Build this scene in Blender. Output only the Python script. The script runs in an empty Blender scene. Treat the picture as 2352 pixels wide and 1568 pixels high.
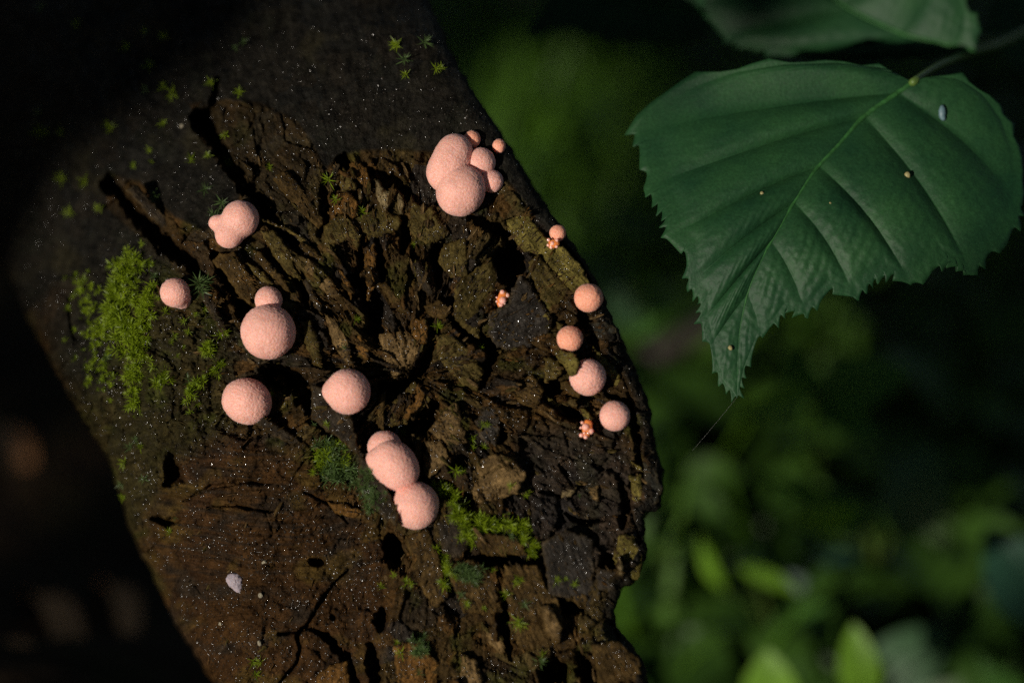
import bpy, bmesh, math, random
import numpy as np
from mathutils import Vector, Matrix

random.seed(7)
rng = np.random.default_rng(7)
scene = bpy.context.scene
col = scene.collection

# ------------------------------------------------------------------ camera
PITCH = math.radians(40)
FOCUS = Vector((0.0, 0.0, 0.25))              # point in focus, on the broken log end, metres
DIST = 650.0                                  # camera distance in millimetres
FWD = np.array([0, math.cos(PITCH), -math.sin(PITCH)])
UPV = np.array([0, math.sin(PITCH), math.cos(PITCH)])
RGT = np.array([1.0, 0, 0])
cam = bpy.data.cameras.new('camera')
cam.sensor_width = 36.0
cam.lens = 36.0 * DIST / 235.2
cam.clip_start = 0.01
cam.clip_end = 200
cam.dof.use_dof = True
cam.dof.focus_distance = DIST / 1000
cam.dof.aperture_fstop = 4.2
cam.dof.aperture_blades = 0
cam_ob = bpy.data.objects.new('camera', cam)
col.objects.link(cam_ob)
cam_ob.location = FOCUS - Vector(FWD) * DIST / 1000
cam_ob.rotation_euler = (math.pi / 2 - PITCH, 0, 0)
scene.camera = cam_ob

# ------------------------------------------------------------------ light
sun_cam = np.array([-0.57, -0.18, 0.79])
sun_cam /= np.linalg.norm(sun_cam)
SUN = RGT * sun_cam[0] + UPV * sun_cam[1] - FWD * sun_cam[2]   # towards the sun, world
sun_el = math.asin(SUN[2])
sun_az = math.atan2(SUN[0], SUN[1])
world = bpy.data.worlds.new('World')
scene.world = world
world.use_nodes = True
wn = world.node_tree
sky = wn.nodes.new('ShaderNodeTexSky')
sky.sky_type = 'NISHITA'
sky.sun_disc = False
sky.sun_elevation = sun_el
sky.sun_rotation = sun_az
wn.links.new(sky.outputs[0], wn.nodes['Background'].inputs[0])
wn.nodes['Background'].inputs[1].default_value = 0.05
sl = bpy.data.lights.new('sun', 'SUN')
sl.energy = 4.2
sl.angle = math.radians(0.5)
sl.color = (1.0, 0.93, 0.82)
so = bpy.data.objects.new('sun', sl)
col.objects.link(so)
so.rotation_euler = Vector(SUN).to_track_quat('Z', 'Y').to_euler()
so.location = Vector(SUN) * 5

vs = scene.view_settings
vs.view_transform = 'Standard'
vs.look = 'None'
vs.exposure = 0.0
vs.gamma = 1.0
vs.use_curve_mapping = False
scene.cycles.use_denoising = False
scene.cycles.max_bounces = 6
scene.cycles.sample_clamp_indirect = 4.0

# ------------------------------------------------------------------ helpers
def Wd(p):
    """camera-aligned millimetres (x right, y up, z towards the camera) -> world metres"""
    p = np.atleast_2d(np.asarray(p, float)) * 0.001
    return (np.array(FOCUS)[None] + p[:, :1] * RGT + p[:, 1:2] * UPV - p[:, 2:3] * FWD)

def at(px, py, z):
    """photograph position (2352 x 1568 frame) at height z mm above the focal plane -> mm"""
    px, py, z = np.broadcast_arrays(np.asarray(px, float), np.asarray(py, float), np.asarray(z, float))
    k = (DIST - z) / DIST * 0.1
    return np.stack([(px - 1176) * k, (784 - py) * k, z], -1)

def tag(o, label, cat, group=None):
    o['label'] = label
    o['category'] = cat
    if group:
        o['group'] = group
    return o

def link(o, parent=None):
    col.objects.link(o)
    if parent is not None:
        o.parent = parent
    return o

def empty(name, loc):
    o = bpy.data.objects.new(name, None)
    o.empty_display_size = 0.01
    o.location = Vector(loc)
    return link(o)

def mesh_obj(name, V, F, mat, parent=None, origin=None, attrs=None, smooth=True):
    """V world metres (N,3); F (M,k) array or list of index lists"""
    V = np.asarray(V, float)
    if origin is None:
        origin = V.mean(0)
    origin = np.asarray(origin, float)
    me = bpy.data.meshes.new(name)
    L = V - origin
    if isinstance(F, np.ndarray):
        n, k = F.shape
        me.vertices.add(len(L))
        me.vertices.foreach_set('co', L.astype(np.float32).ravel())
        me.loops.add(n * k)
        me.loops.foreach_set('vertex_index', F.astype(np.int32).ravel())
        me.polygons.add(n)
        me.polygons.foreach_set('loop_start', np.arange(0, n * k, k, dtype=np.int32))
        me.update(calc_edges=True)
    else:
        me.from_pydata([tuple(v) for v in L], [], F)
    if smooth:
        me.polygons.foreach_set('use_smooth', np.ones(len(me.polygons), bool))
    for nm, arr in (attrs or {}).items():
        if nm == 'Col':
            a = me.attributes.new('Col', 'FLOAT_COLOR', 'POINT')
            c = np.ones((len(L), 4), np.float32)
            c[:, :3] = arr
            a.data.foreach_set('color', c.ravel())
        else:
            a = me.attributes.new(nm, 'FLOAT_VECTOR', 'POINT')
            a.data.foreach_set('vector', np.asarray(arr, np.float32).ravel())
    me.materials.append(mat)
    me.update()
    o = bpy.data.objects.new(name, me)
    link(o, parent)
    o.location = Vector(origin) - (parent.location if parent is not None else Vector((0, 0, 0)))
    if parent is not None and parent.parent is not None:
        o.location = o.location - parent.parent.location
    return o

# --- noise
_perm = rng.permutation(4096)
def _h(i, j, seed):
    return _perm[(_perm[(i + seed * 131) & 4095] + j) & 4095]
def perlin2(x, y, seed=0, per=None):
    xi = np.floor(x).astype(np.int64); yi = np.floor(y).astype(np.int64)
    xf = x - xi; yf = y - yi
    u = xf * xf * xf * (xf * (xf * 6 - 15) + 10); v = yf * yf * yf * (yf * (yf * 6 - 15) + 10)
    def g(a, b, dx, dy):
        bb = b % per if per else b
        t = _h(a, bb, seed) * (2 * math.pi / 4096)
        return np.cos(t) * dx + np.sin(t) * dy
    n00 = g(xi, yi, xf, yf); n10 = g(xi + 1, yi, xf - 1, yf)
    n01 = g(xi, yi + 1, xf, yf - 1); n11 = g(xi + 1, yi + 1, xf - 1, yf - 1)
    return (n00 * (1 - u) + n10 * u) * (1 - v) + (n01 * (1 - u) + n11 * u) * v
def fbm2(x, y, seed=0, oct=4, gain=0.5):
    s = 0; a = 1.0; f = 1.0
    for k in range(oct):
        s = s + a * perlin2(x * f, y * f, seed + k)
        a *= gain; f *= 2.03
    return s
def noise3(p, scale, seed=0):
    x, y, z = (p * scale).T
    return (perlin2(x + z * 0.37, y - z * 0.61, seed) + perlin2(y + x * 0.29, z - x * 0.53, seed + 5) + perlin2(z + y * 0.41, x - y * 0.33, seed + 9)) * 0.6
def voronoi(a, b, seed, per=None, jit=0.9):
    ai = np.floor(a).astype(np.int64); bi = np.floor(b).astype(np.int64)
    f1 = np.full(a.shape, 9.0); f2 = np.full(a.shape, 9.0)
    cid = np.zeros(a.shape, np.int64); ca = np.zeros(a.shape); cb = np.zeros(a.shape)
    for i in (-1, 0, 1):
        for j in (-1, 0, 1):
            A = ai + i; B = bi + j
            h = _h(A, B % per if per else B, seed)
            pa = A + 0.5 + jit * ((h & 63) / 63.0 - 0.5); pb = B + 0.5 + jit * (((h >> 6) & 63) / 63.0 - 0.5)
            d = np.hypot(a - pa, b - pb)
            near = d < f1
            f2 = np.where(near, f1, np.minimum(f2, d))
            f1 = np.where(near, d, f1)
            cid = np.where(near, h, cid); ca = np.where(near, pa, ca); cb = np.where(near, pb, cb)
    return f1, f2, cid, a - ca, b - cb
def crand(cid, k):
    return _perm[(cid * 7 + k * 977) & 4095] / 4096.0
def sstep(e0, e1, x):
    t = np.clip((x - e0) / (e1 - e0), 0, 1)
    return t * t * (3 - 2 * t)

def seg_dist(P, poly, closed=False):
    """distance from points P (N,2) to a polyline; returns dist, nearest point, position along it"""
    A = np.asarray(poly, float)
    B = np.roll(A, -1, 0) if closed else A[1:]
    if not closed:
        A = A[:-1]
    best = np.full(len(P), 1e9); near = np.zeros((len(P), 2)); pos = np.zeros(len(P))
    for k in range(len(A)):
        ab = B[k] - A[k]
        t = np.clip(((P - A[k]) @ ab) / max(ab @ ab, 1e-9), 0, 1)
        q = A[k] + t[:, None] * ab
        d = np.hypot(*(P - q).T)
        m = d < best
        best[m] = d[m]; near[m] = q[m]; pos[m] = k + t[m]
    return best, near, pos
def inside(P, poly):
    A = np.asarray(poly, float)
    x, y = P[:, 0], P[:, 1]
    r = np.zeros(len(P), bool)
    for (x0, y0), (x1, y1) in zip(A, np.roll(A, -1, 0)):
        if y0 == y1:
            continue
        c = ((y0 > y) != (y1 > y)) & (x < (x1 - x0) * (y - y0) / (y1 - y0) + x0)
        r ^= c
    return r
def resample(poly, step, closed=True):
    A = np.asarray(poly, float)
    B = np.vstack([A, A[:1]]) if closed else A
    out = []
    for p, q in zip(B[:-1], B[1:]):
        n = max(1, int(np.hypot(*(q - p)) / step))
        for i in range(n):
            out.append(p + (q - p) * i / n)
    if not closed:
        out.append(B[-1])
    return np.array(out)
def ragged(poly, step, amp, seed, wl=14.0):
    R = resample(poly, step)
    t = np.roll(R, -1, 0) - np.roll(R, 1, 0)
    t /= np.maximum(np.hypot(*t.T), 1e-6)[:, None]
    n = np.stack([t[:, 1], -t[:, 0]], 1)
    d = perlin2(R[:, 0] / wl, R[:, 1] / wl, seed) + 0.6 * perlin2(R[:, 0] / wl * 2.7, R[:, 1] / wl * 2.7, seed + 3)
    return R + n * (d * amp * 1.7)[:, None]

# ------------------------------------------------------------------ materials
def nodes_of(name):
    m = bpy.data.materials.new(name)
    m.use_nodes = True
    nt = m.node_tree
    return m, nt, nt.nodes['Principled BSDF']
def N(nt, t, **kw):
    n = nt.nodes.new(t)
    for k, v in kw.items():
        setattr(n, k, v)
    return n
def coords_mm(nt, which='Object'):
    tc = N(nt, 'ShaderNodeTexCoord')
    mp = N(nt, 'ShaderNodeMapping')
    mp.inputs['Scale'].default_value = (1000, 1000, 1000)
    nt.links.new(tc.outputs[which], mp.inputs[0])
    return mp.outputs[0]
def noise(nt, vec, scale, detail=3, rough=0.55):
    n = N(nt, 'ShaderNodeTexNoise')
    n.inputs['Scale'].default_value = scale
    n.inputs['Detail'].default_value = detail
    n.inputs['Roughness'].default_value = rough
    nt.links.new(vec, n.inputs['Vector'])
    return n.outputs['Fac']
def ramp(nt, fac, pts):
    r = N(nt, 'ShaderNodeValToRGB')
    e = r.color_ramp.elements
    while len(e) < len(pts):
        e.new(0.5)
    for el, (p, c) in zip(e, pts):
        el.position = p
        el.color = (c, c, c, 1) if isinstance(c, (int, float)) else (*c, 1)
    nt.links.new(fac, r.inputs[0])
    return r.outputs[0]
def mul(nt, a, b, fac=1.0, mode='MULTIPLY'):
    m = N(nt, 'ShaderNodeMix', data_type='RGBA', blend_type=mode)
    m.inputs[0].default_value = fac
    for s, i in ((a, 6), (b, 7)):
        if hasattr(s, 'is_linked'):
            nt.links.new(s, m.inputs[i])
        else:
            m.inputs[i].default_value = (*s, 1)
    return m.outputs[2]
def bump(nt, height, strength, dist, prev=None):
    b = N(nt, 'ShaderNodeBump')
    b.inputs['Strength'].default_value = strength
    b.inputs['Distance'].default_value = dist
    nt.links.new(height, b.inputs['Height'])
    if prev is not None:
        nt.links.new(prev, b.inputs['Normal'])
    return b.outputs[0]

def mat_wood():
    m, nt, bs = nodes_of('wet_rotten_wood')
    v = coords_mm(nt)
    at_ = N(nt, 'ShaderNodeAttribute', attribute_name='Col')
    fb = N(nt, 'ShaderNodeAttribute', attribute_name='fib')
    st = N(nt, 'ShaderNodeMapping')
    st.inputs['Scale'].default_value = (0.22, 1.6, 1.0)
    nt.links.new(fb.outputs['Vector'], st.inputs[0])
    fibre = noise(nt, st.outputs[0], 1.0, 4, 0.6)
    mid = noise(nt, v, 0.35, 4, 0.6)
    fine = noise(nt, v, 2.2, 3, 0.65)
    c = mul(nt, at_.outputs['Color'], ramp(nt, mid, [(0.3, 0.45), (0.72, 1.7)]))
    c = mul(nt, c, ramp(nt, fibre, [(0.3, 0.55), (0.7, 1.45)]))
    c = mul(nt, c, ramp(nt, fine, [(0.3, 0.6), (0.75, 1.5)]))
    nt.links.new(c, bs.inputs['Base Color'])
    nt.links.new(ramp(nt, noise(nt, v, 0.8, 3), [(0.35, 0.35), (0.7, 0.6)]), bs.inputs['Roughness'])
    bs.inputs['IOR'].default_value = 1.36
    bs.inputs['Specular IOR Level'].default_value = 0.07
    vor = N(nt, 'ShaderNodeTexVoronoi')                       # fine beads of water
    vor.inputs['Scale'].default_value = 1.25
    nt.links.new(v, vor.inputs['Vector'])
    drop = ramp(nt, vor.outputs['Distance'], [(0.20, 1.0), (0.34, 0.0)])
    wetm = mul(nt, drop, ramp(nt, noise(nt, v, 0.16, 3, 0.6), [(0.40, 0.15), (0.60, 1.0)]))
    wetm = mul(nt, wetm, ramp(nt, vor.outputs['Color'], [(0.35, 0.0), (0.5, 1.0)]))
    nt.links.new(wetm, bs.inputs['Coat Weight'])
    bs.inputs['Coat Roughness'].default_value = 0.12
    bs.inputs['Coat IOR'].default_value = 1.5
    wet = bump(nt, drop, 1.0, 0.0003)
    nt.links.new(wet, bs.inputs['Coat Normal'])
    b = bump(nt, fibre, 0.5, 0.0004)
    b = bump(nt, fine, 0.9, 0.0004, b)
    b = bump(nt, noise(nt, v, 5.0, 2, 0.6), 0.9, 0.00016, b)
    nt.links.new(b, bs.inputs['Normal'])
    return m
M_WOOD = mat_wood()

def mat_mould(name, pink, warm):
    m, nt, bs = nodes_of(name)
    v = coords_mm(nt)
    gr = noise(nt, v, 3.4, 2, 0.6)
    big = noise(nt, v, 0.25, 2)
    c = mul(nt, warm, pink, 0.5, 'MIX')
    mx = c.node
    nt.links.new(ramp(nt, gr, [(0.36, 0.0), (0.6, 1.0)]), mx.inputs[0])
    c = mul(nt, c, ramp(nt, big, [(0.3, 0.86), (0.7, 1.06)]))
    nt.links.new(c, bs.inputs['Base Color'])
    bs.inputs['Roughness'].default_value = 0.6
    bs.inputs['Specular IOR Level'].default_value = 0.35
    bs.inputs['Subsurface Weight'].default_value = 0.3
    bs.inputs['Subsurface Radius'].default_value = (1.0, 0.32, 0.16)
    bs.inputs['Subsurface Scale'].default_value = 0.0012
    bs.inputs['Sheen Weight'].default_value = 0.12
    bs.inputs['Sheen Roughness'].default_value = 0.4
    bs.inputs['Sheen Tint'].default_value = (1.0, 0.85, 0.9, 1)
    b = bump(nt, gr, 0.75, 0.00022)
    nt.links.new(b, bs.inputs['Normal'])
    return m
M_PINK = mat_mould('pink_slime_mould', (0.84, 0.48, 0.42), (0.76, 0.33, 0.23))
M_CORAL = mat_mould('coral_slime_mould', (0.87, 0.42, 0.30), (0.78, 0.29, 0.16))

def mat_simple(name, colr, rough=0.5, vary=0.35, scale=0.8, sss=0.0, spec=0.5, trans=0.0, bumpd=0.0):
    m, nt, bs = nodes_of(name)
    v = coords_mm(nt)
    n = noise(nt, v, scale, 4)
    c = mul(nt, colr, ramp(nt, n, [(0.3, 1 - vary), (0.7, 1 + vary)]))
    nt.links.new(c, bs.inputs['Base Color'])
    bs.inputs['Roughness'].default_value = rough
    bs.inputs['Specular IOR Level'].default_value = spec
    if sss:
        bs.inputs['Subsurface Weight'].default_value = sss
        bs.inputs['Subsurface Radius'].default_value = (1, 0.5, 0.3)
        bs.inputs['Subsurface Scale'].default_value = 0.001
    if trans:
        bs.inputs['Transmission Weight'].default_value = trans
        bs.inputs['IOR'].default_value = 1.35
    if bumpd:
        nt.links.new(bump(nt, noise(nt, v, scale * 3, 3), 0.8, bumpd), bs.inputs['Normal'])
    return m
def mat_leaf(name, colr, colr2, scale=0.12, rough=0.45, thru=0.3):
    m, nt, bs = nodes_of(name)
    v = coords_mm(nt)
    c = ramp(nt, noise(nt, v, scale, 4), [(0.3, colr), (0.7, colr2)])
    c = mul(nt, c, ramp(nt, noise(nt, v, 1.6, 3), [(0.3, 0.8), (0.7, 1.2)]))
    nt.links.new(c, bs.inputs['Base Color'])
    bs.inputs['Roughness'].default_value = rough
    bs.inputs['Specular IOR Level'].default_value = 0.25
    nt.links.new(bump(nt, noise(nt, v, 1.2, 3), 0.5, 0.0002), bs.inputs['Normal'])
    tr = N(nt, 'ShaderNodeBsdfTranslucent')
    nt.links.new(c, tr.inputs[0])
    mx = N(nt, 'ShaderNodeMixShader')
    mx.inputs[0].default_value = thru
    nt.links.new(bs.outputs[0], mx.inputs[1]); nt.links.new(tr.outputs[0], mx.inputs[2])
    nt.links.new(mx.outputs[0], nt.nodes['Material Output'].inputs[0])
    return m
M_MOSS = mat_leaf('moss_green', (0.095, 0.145, 0.005), (0.23, 0.31, 0.012), 0.5, 0.4, 0.3)
M_MOSSDARK = mat_leaf('moss_grey_green', (0.05, 0.085, 0.02), (0.10, 0.16, 0.05), 0.5, 0.4, 0.3)
M_BRAMBLE = mat_leaf('bramble_leaf_green', (0.008, 0.038, 0.014), (0.017, 0.062, 0.019), 0.09, 0.55, 0.1)
M_BRAMBLE.node_tree.nodes['Principled BSDF'].inputs['Specular IOR Level'].default_value = 0.22
M_VEIN = mat_simple('leaf_vein', (0.010, 0.045, 0.014), 0.6, spec=0.2)
M_MIDRIB = mat_simple('leaf_midrib', (0.022, 0.085, 0.02), 0.6, spec=0.2)
M_BGLEAF = [mat_leaf('undergrowth_leaf_fresh', (0.10, 0.21, 0.015), (0.13, 0.26, 0.02)),
            mat_leaf('undergrowth_leaf_mid', (0.045, 0.13, 0.02), (0.06, 0.15, 0.025)),
            mat_leaf('undergrowth_leaf_dull', (0.035, 0.085, 0.035), (0.045, 0.10, 0.04)),
            mat_leaf('undergrowth_leaf_teal', (0.018, 0.06, 0.035), (0.022, 0.07, 0.04))]
M_STEM = mat_simple('green_stem', (0.07, 0.12, 0.02), 0.5)
M_DEAD = mat_simple('dead_leaf_brown', (0.32, 0.15, 0.065), 0.7, 0.4, 0.1, spec=0.1)
M_TWIG = mat_simple('dark_twig', (0.03, 0.022, 0.016), 0.7, 0.4, 0.2)

BANK = Wd(at(140, 1500, -115))[0]
def ground_z(x, y):
    q = math.hypot(x, y)
    h = 0.03 * float(perlin2(np.array([x * 3.1]), np.array([y * 3.1]), 3)[0]) * min(1, 2 / (1 + q))
    return h + (BANK[2]) * math.exp(-(((x - BANK[0]) / 0.13) ** 2 + ((y - BANK[1] + 0.02) / 0.10) ** 2))
def on_ground(px, py):
    """where the view line through a photograph position meets the soil"""
    o = np.array(cam_ob.location)
    d = Wd(at(px, py, 0))[0] - o
    d /= np.linalg.norm(d)
    t = (0.16 - o[2]) / d[2]
    while t < 6:
        p = o + d * t
        if p[2] < ground_z(p[0], p[1]):
            break
        t += 0.02
    lo = t - 0.02
    for _ in range(5):
        m = (lo + t) / 2
        p = o + d * m
        if p[2] < ground_z(p[0], p[1]):
            t = m
        else:
            lo = m
    return p
def on_flat(px, py):
    """the same for the level soil away from the bank, quickly"""
    o = np.array(cam_ob.location)
    d = Wd(at(px, py, 0))[0] - o
    p = o - d * (o[2] / d[2])
    p[2] = ground_z(p[0], p[1])
    return p
# ------------------------------------------------------------------ setting: ground
def build_ground():
    m, nt, bs = nodes_of('forest_soil')
    v = coords_mm(nt)
    c = ramp(nt, noise(nt, v, 0.02, 5, 0.65), [(0.3, (0.006, 0.004, 0.002)), (0.5, (0.020, 0.012, 0.006)), (0.7, (0.014, 0.016, 0.004))])
    nt.links.new(c, bs.inputs['Base Color'])
    bs.inputs['Roughness'].default_value = 0.9
    bs.inputs['Specular IOR Level'].default_value = 0.08
    nt.links.new(bump(nt, noise(nt, v, 0.05, 5), 1.0, 0.01), bs.inputs['Normal'])
    # one sheet, fine near the log and coarse to the horizon
    r = np.concatenate([[0], np.geomspace(0.05, 150, 70)])
    th = np.linspace(0, 2 * math.pi, 97)[:-1]
    V = [(0, 0, ground_z(0, 0))]
    for q in r[1:]:
        for t in th:
            x, y = q * math.cos(t), q * math.sin(t)
            z = ground_z(x, y)
            V.append((x, y, z))
    F = [[0, 1 + i, 1 + (i + 1) % 96] for i in range(96)]
    for k in range(len(r) - 2):
        a, b = 1 + k * 96, 1 + (k + 1) * 96
        F += [[a + i, b + i, b + (i + 1) % 96, a + (i + 1) % 96] for i in range(96)]
    g = mesh_obj('forest_floor', np.array(V), F, m, origin=(0, 0, 0))
    g['kind'] = 'structure'
    return g
build_ground()
# ------------------------------------------------------------------ the log: height of the broken end
STEP = 2.4
gx = np.arange(-130, 1600, STEP); gy = np.arange(-130, 1840, STEP)
GX, GY = np.meshgrid(gx, gy)
P2 = np.stack([GX.ravel(), GY.ravel()], 1)
OUT = [(975, -150), (985, 0), (1012, 60), (1040, 130), (1085, 210), (1140, 290), (1185, 360), (1230, 440), (1290, 520), (1345, 600), (1385, 670),
       (1400, 720), (1425, 770), (1450, 830), (1478, 890), (1495, 950), (1502, 1010), (1520, 1080), (1526, 1130), (1515, 1165), (1482, 1178),
       (1476, 1230), (1486, 1262), (1470, 1300), (1455, 1338), (1425, 1352), (1412, 1400), (1416, 1440), (1445, 1475), (1475, 1510), (1490, 1568),
       (1495, 1660), (1380, 1760), (900, 1800), (600, 1750), (530, 1650), (490, 1568), (450, 1500), (410, 1440), (380, 1380), (345, 1300), (320, 1262),
       (300, 1210), (275, 1130), (252, 1060), (215, 1000), (170, 930), (130, 860), (100, 800), (60, 720), (20, 640), (-60, 540), (-220, 250),
       (-220, -260), (400, -300)]
d_out, _, _ = seg_dist(P2, OUT, True)
ins = inside(P2, OUT)
D = np.where(ins, d_out, -d_out).reshape(GX.shape) * 0.1
dxm = (GX - 900) * 0.1; dym = (GY - 900) * 0.1
S = -(dxm * 0.62 + dym * 0.78)          # along the log, up-left
T = dxm * 0.78 - dym * 0.62             # across it
def polymask(poly, soft):
    d, _, _ = seg_dist(P2, poly, True)
    i = inside(P2, poly)
    return sstep(-soft, soft, np.where(i, d, -d)).reshape(GX.shape)
BARK = [(1000, -200), (1010, 60), (1140, 290), (1290, 520), (1400, 700), (1365, 665), (1335, 605), (1290, 555), (1225, 490), (1150, 400), (1080, 345),
        (1000, 352), (920, 344), (830, 346), (775, 362), (745, 395), (715, 330), (680, 280), (600, 240), (520, 230), (440, 240), (450, 300), (500, 370),
        (556, 440), (545, 480), (470, 530), (400, 500), (320, 420), (250, 400), (240, 480), (330, 560), (250, 610), (120, 640), (60, 720), (-220, 400), (-220, -260)]
bark = polymask(BARK, 7)
lowleft = polymask([(360, 1040), (480, 980), (640, 1030), (760, 1110), (900, 1230), (890, 1420), (850, 1600), (500, 1600), (340, 1290)], 25)
mossy = polymask([(200, 640), (330, 560), (420, 620), (540, 760), (540, 840), (500, 900), (560, 980), (400, 1060), (300, 1260), (220, 1050), (120, 820)], 30)
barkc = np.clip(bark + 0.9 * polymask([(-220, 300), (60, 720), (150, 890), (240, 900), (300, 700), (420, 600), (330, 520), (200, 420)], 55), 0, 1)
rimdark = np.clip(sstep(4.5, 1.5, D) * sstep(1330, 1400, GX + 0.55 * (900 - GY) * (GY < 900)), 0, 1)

s_rim = 46 + 4 * np.sin(T / 17.0)
zface = -0.13 * S + 4 * np.exp(-((T / 45) ** 2))
zrim = -0.13 * s_rim + 5.5 + 4 * np.exp(-((T / 45) ** 2))
zbody = zrim - 0.80 * (S - s_rim)
k = 3.0
Z = -k * np.log(np.exp(-np.clip(zface + 40, -200, 200) / k) + np.exp(-np.clip(zbody + 40, -200, 200) / k)) - 40
left = sstep(20, -30, T) * sstep(-40, -10, S)
r_round = 5.0 + 24 * left + 26 * sstep(40, 95, S)
dd = np.clip(np.minimum(D, r_round), 0, None)
Z -= (r_round - np.sqrt(np.clip(r_round ** 2 - (r_round - dd) ** 2, 0, None))) * (0.8 + 0.5 * sstep(40, 90, S))

# fibre coordinates, running out from the heart of the log
warp = 2.2 * fbm2(GX / 150, GY / 150, 20, 2)
rx = (GX - 945) * 0.1 + warp; ry = (GY - 860) * 0.1 + 2.2 * fbm2(GX / 150 + 9, GY / 150, 24, 2)
RHO = np.hypot(rx, ry); TH = np.arctan2(ry, rx) / (2 * math.pi)
FIB = np.stack([RHO, TH * 240, np.zeros_like(RHO)], -1)
LLY = GY + 26 * np.sin(GX / 130.0) + 14 * fbm2(GX / 200, GY / 200, 30, 2)     # grain of the smooth lower wood
LLM = sstep(0.4, 0.7, lowleft) * sstep(1430, 1290, GY)
FIB = FIB * (1 - LLM[..., None]) + np.stack([GX * 0.1, LLY * 0.1, np.zeros_like(GX)], -1) * LLM[..., None]
rough = (1 - bark) * (1 - 0.75 * lowleft) * (1 - 0.45 * mossy)
Z += 2.2 * fbm2(GX / 170, GY / 170, 1, 3) * (1 - 0.5 * bark)
# fracture blocks, long in the fibre direction
f1, f2, cid, la, lb = voronoi(RHO / 9.5, TH * 44, 40, 44)
blk = (crand(cid, 1) - 0.5) * 3.4 + la * (crand(cid, 2) - 0.5) * 5 + lb * (crand(cid, 3) - 0.5) * 3.0
blk -= 1.2 * sstep(0.10, 0.0, f2 - f1) * (crand(cid, 9) > 0.35)
Z += rough * blk
g1, g2, gid, ga, gb = voronoi(RHO / 3.6 + 3.3, TH * 116, 41, 116)
Z += rough * ((crand(gid, 1) - 0.5) * 1.5 + ga * (crand(gid, 2) - 0.5) * 2.0 - 0.2 * sstep(0.12, 0.0, g2 - g1))
rid = 1 - np.abs(perlin2(RHO / 8.0, TH * 150, 50, 150)) * 2
Z += (0.25 + 0.75 * rough) * 0.55 * rid * (1 - 0.8 * bark)
Z += 0.45 * perlin2(RHO / 4.0, TH * 340, 51, 340) * (1 - 0.6 * bark)
Z += LLM * (0.55 * perlin2(GX / 110, LLY / 13, 31) + 0.35 * perlin2(GX / 60, LLY / 6.5, 32))
lump = fbm2(GX / 22, GY / 22, 60, 4, 0.55)
Z += lump * (0.9 * rough + 0.45 * lowleft + 0.9 * mossy + 0.30 * bark)
Z += (0.34 * fbm2(GX / 10, GY / 10, 66, 3, 0.65) + 0.22 * np.abs(fbm2(GX / 16, GY / 16, 68, 3, 0.7))) * (1 - 0.5 * bark)
Z += 0.8 * bark * fbm2(GX / 60, GY / 60, 70, 3)
Z += 1.6 * bark * sstep(52, 40, S)             # the bark stands proud of the rotten end

def carve(poly, w, depth, seed=0):
    global Z
    A = np.asarray(poly, float)
    x0, y0 = A.min(0) - w * 40; x1, y1 = A.max(0) + w * 40
    m = (GX > x0) & (GX < x1) & (GY > y0) & (GY < y1)
    P = np.stack([GX[m], GY[m]], 1)
    P = P + 5 * np.stack([perlin2(P[:, 0] / 22, P[:, 1] / 22, 80 + seed), perlin2(P[:, 0] / 22, P[:, 1] / 22, 90 + seed)], 1)
    d, _, pos = seg_dist(P, A)
    n = len(A) - 1
    taper = 0.45 + 0.55 * np.sin(np.clip(pos / n, 0.02, 0.98) * math.pi)
    ww = w * taper * (1 + 0.7 * perlin2(P[:, 0] / 16, P[:, 1] / 16, 85 + seed))
    Z[m] -= depth * np.clip(taper * 1.3, 0, 1) * sstep(1.25, 0.45, d * 0.1 / np.maximum(ww, 0.15))
def pit(x, y, r, depth, asp=1.0, ang=0.0, seed=0):
    global Z
    m = (np.abs(GX - x) < r * 35) & (np.abs(GY - y) < r * 35)
    u = (GX[m] - x) * 0.1; v = (GY[m] - y) * 0.1
    c, s = math.cos(ang), math.sin(ang)
    a = (u * c + v * s) / asp; b = -u * s + v * c
    d = np.hypot(a, b) / r + 0.35 * perlin2(GX[m] / 20, GY[m] / 20, 100 + seed)
    Z[m] -= depth * sstep(1.15, 0.55, d)
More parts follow.
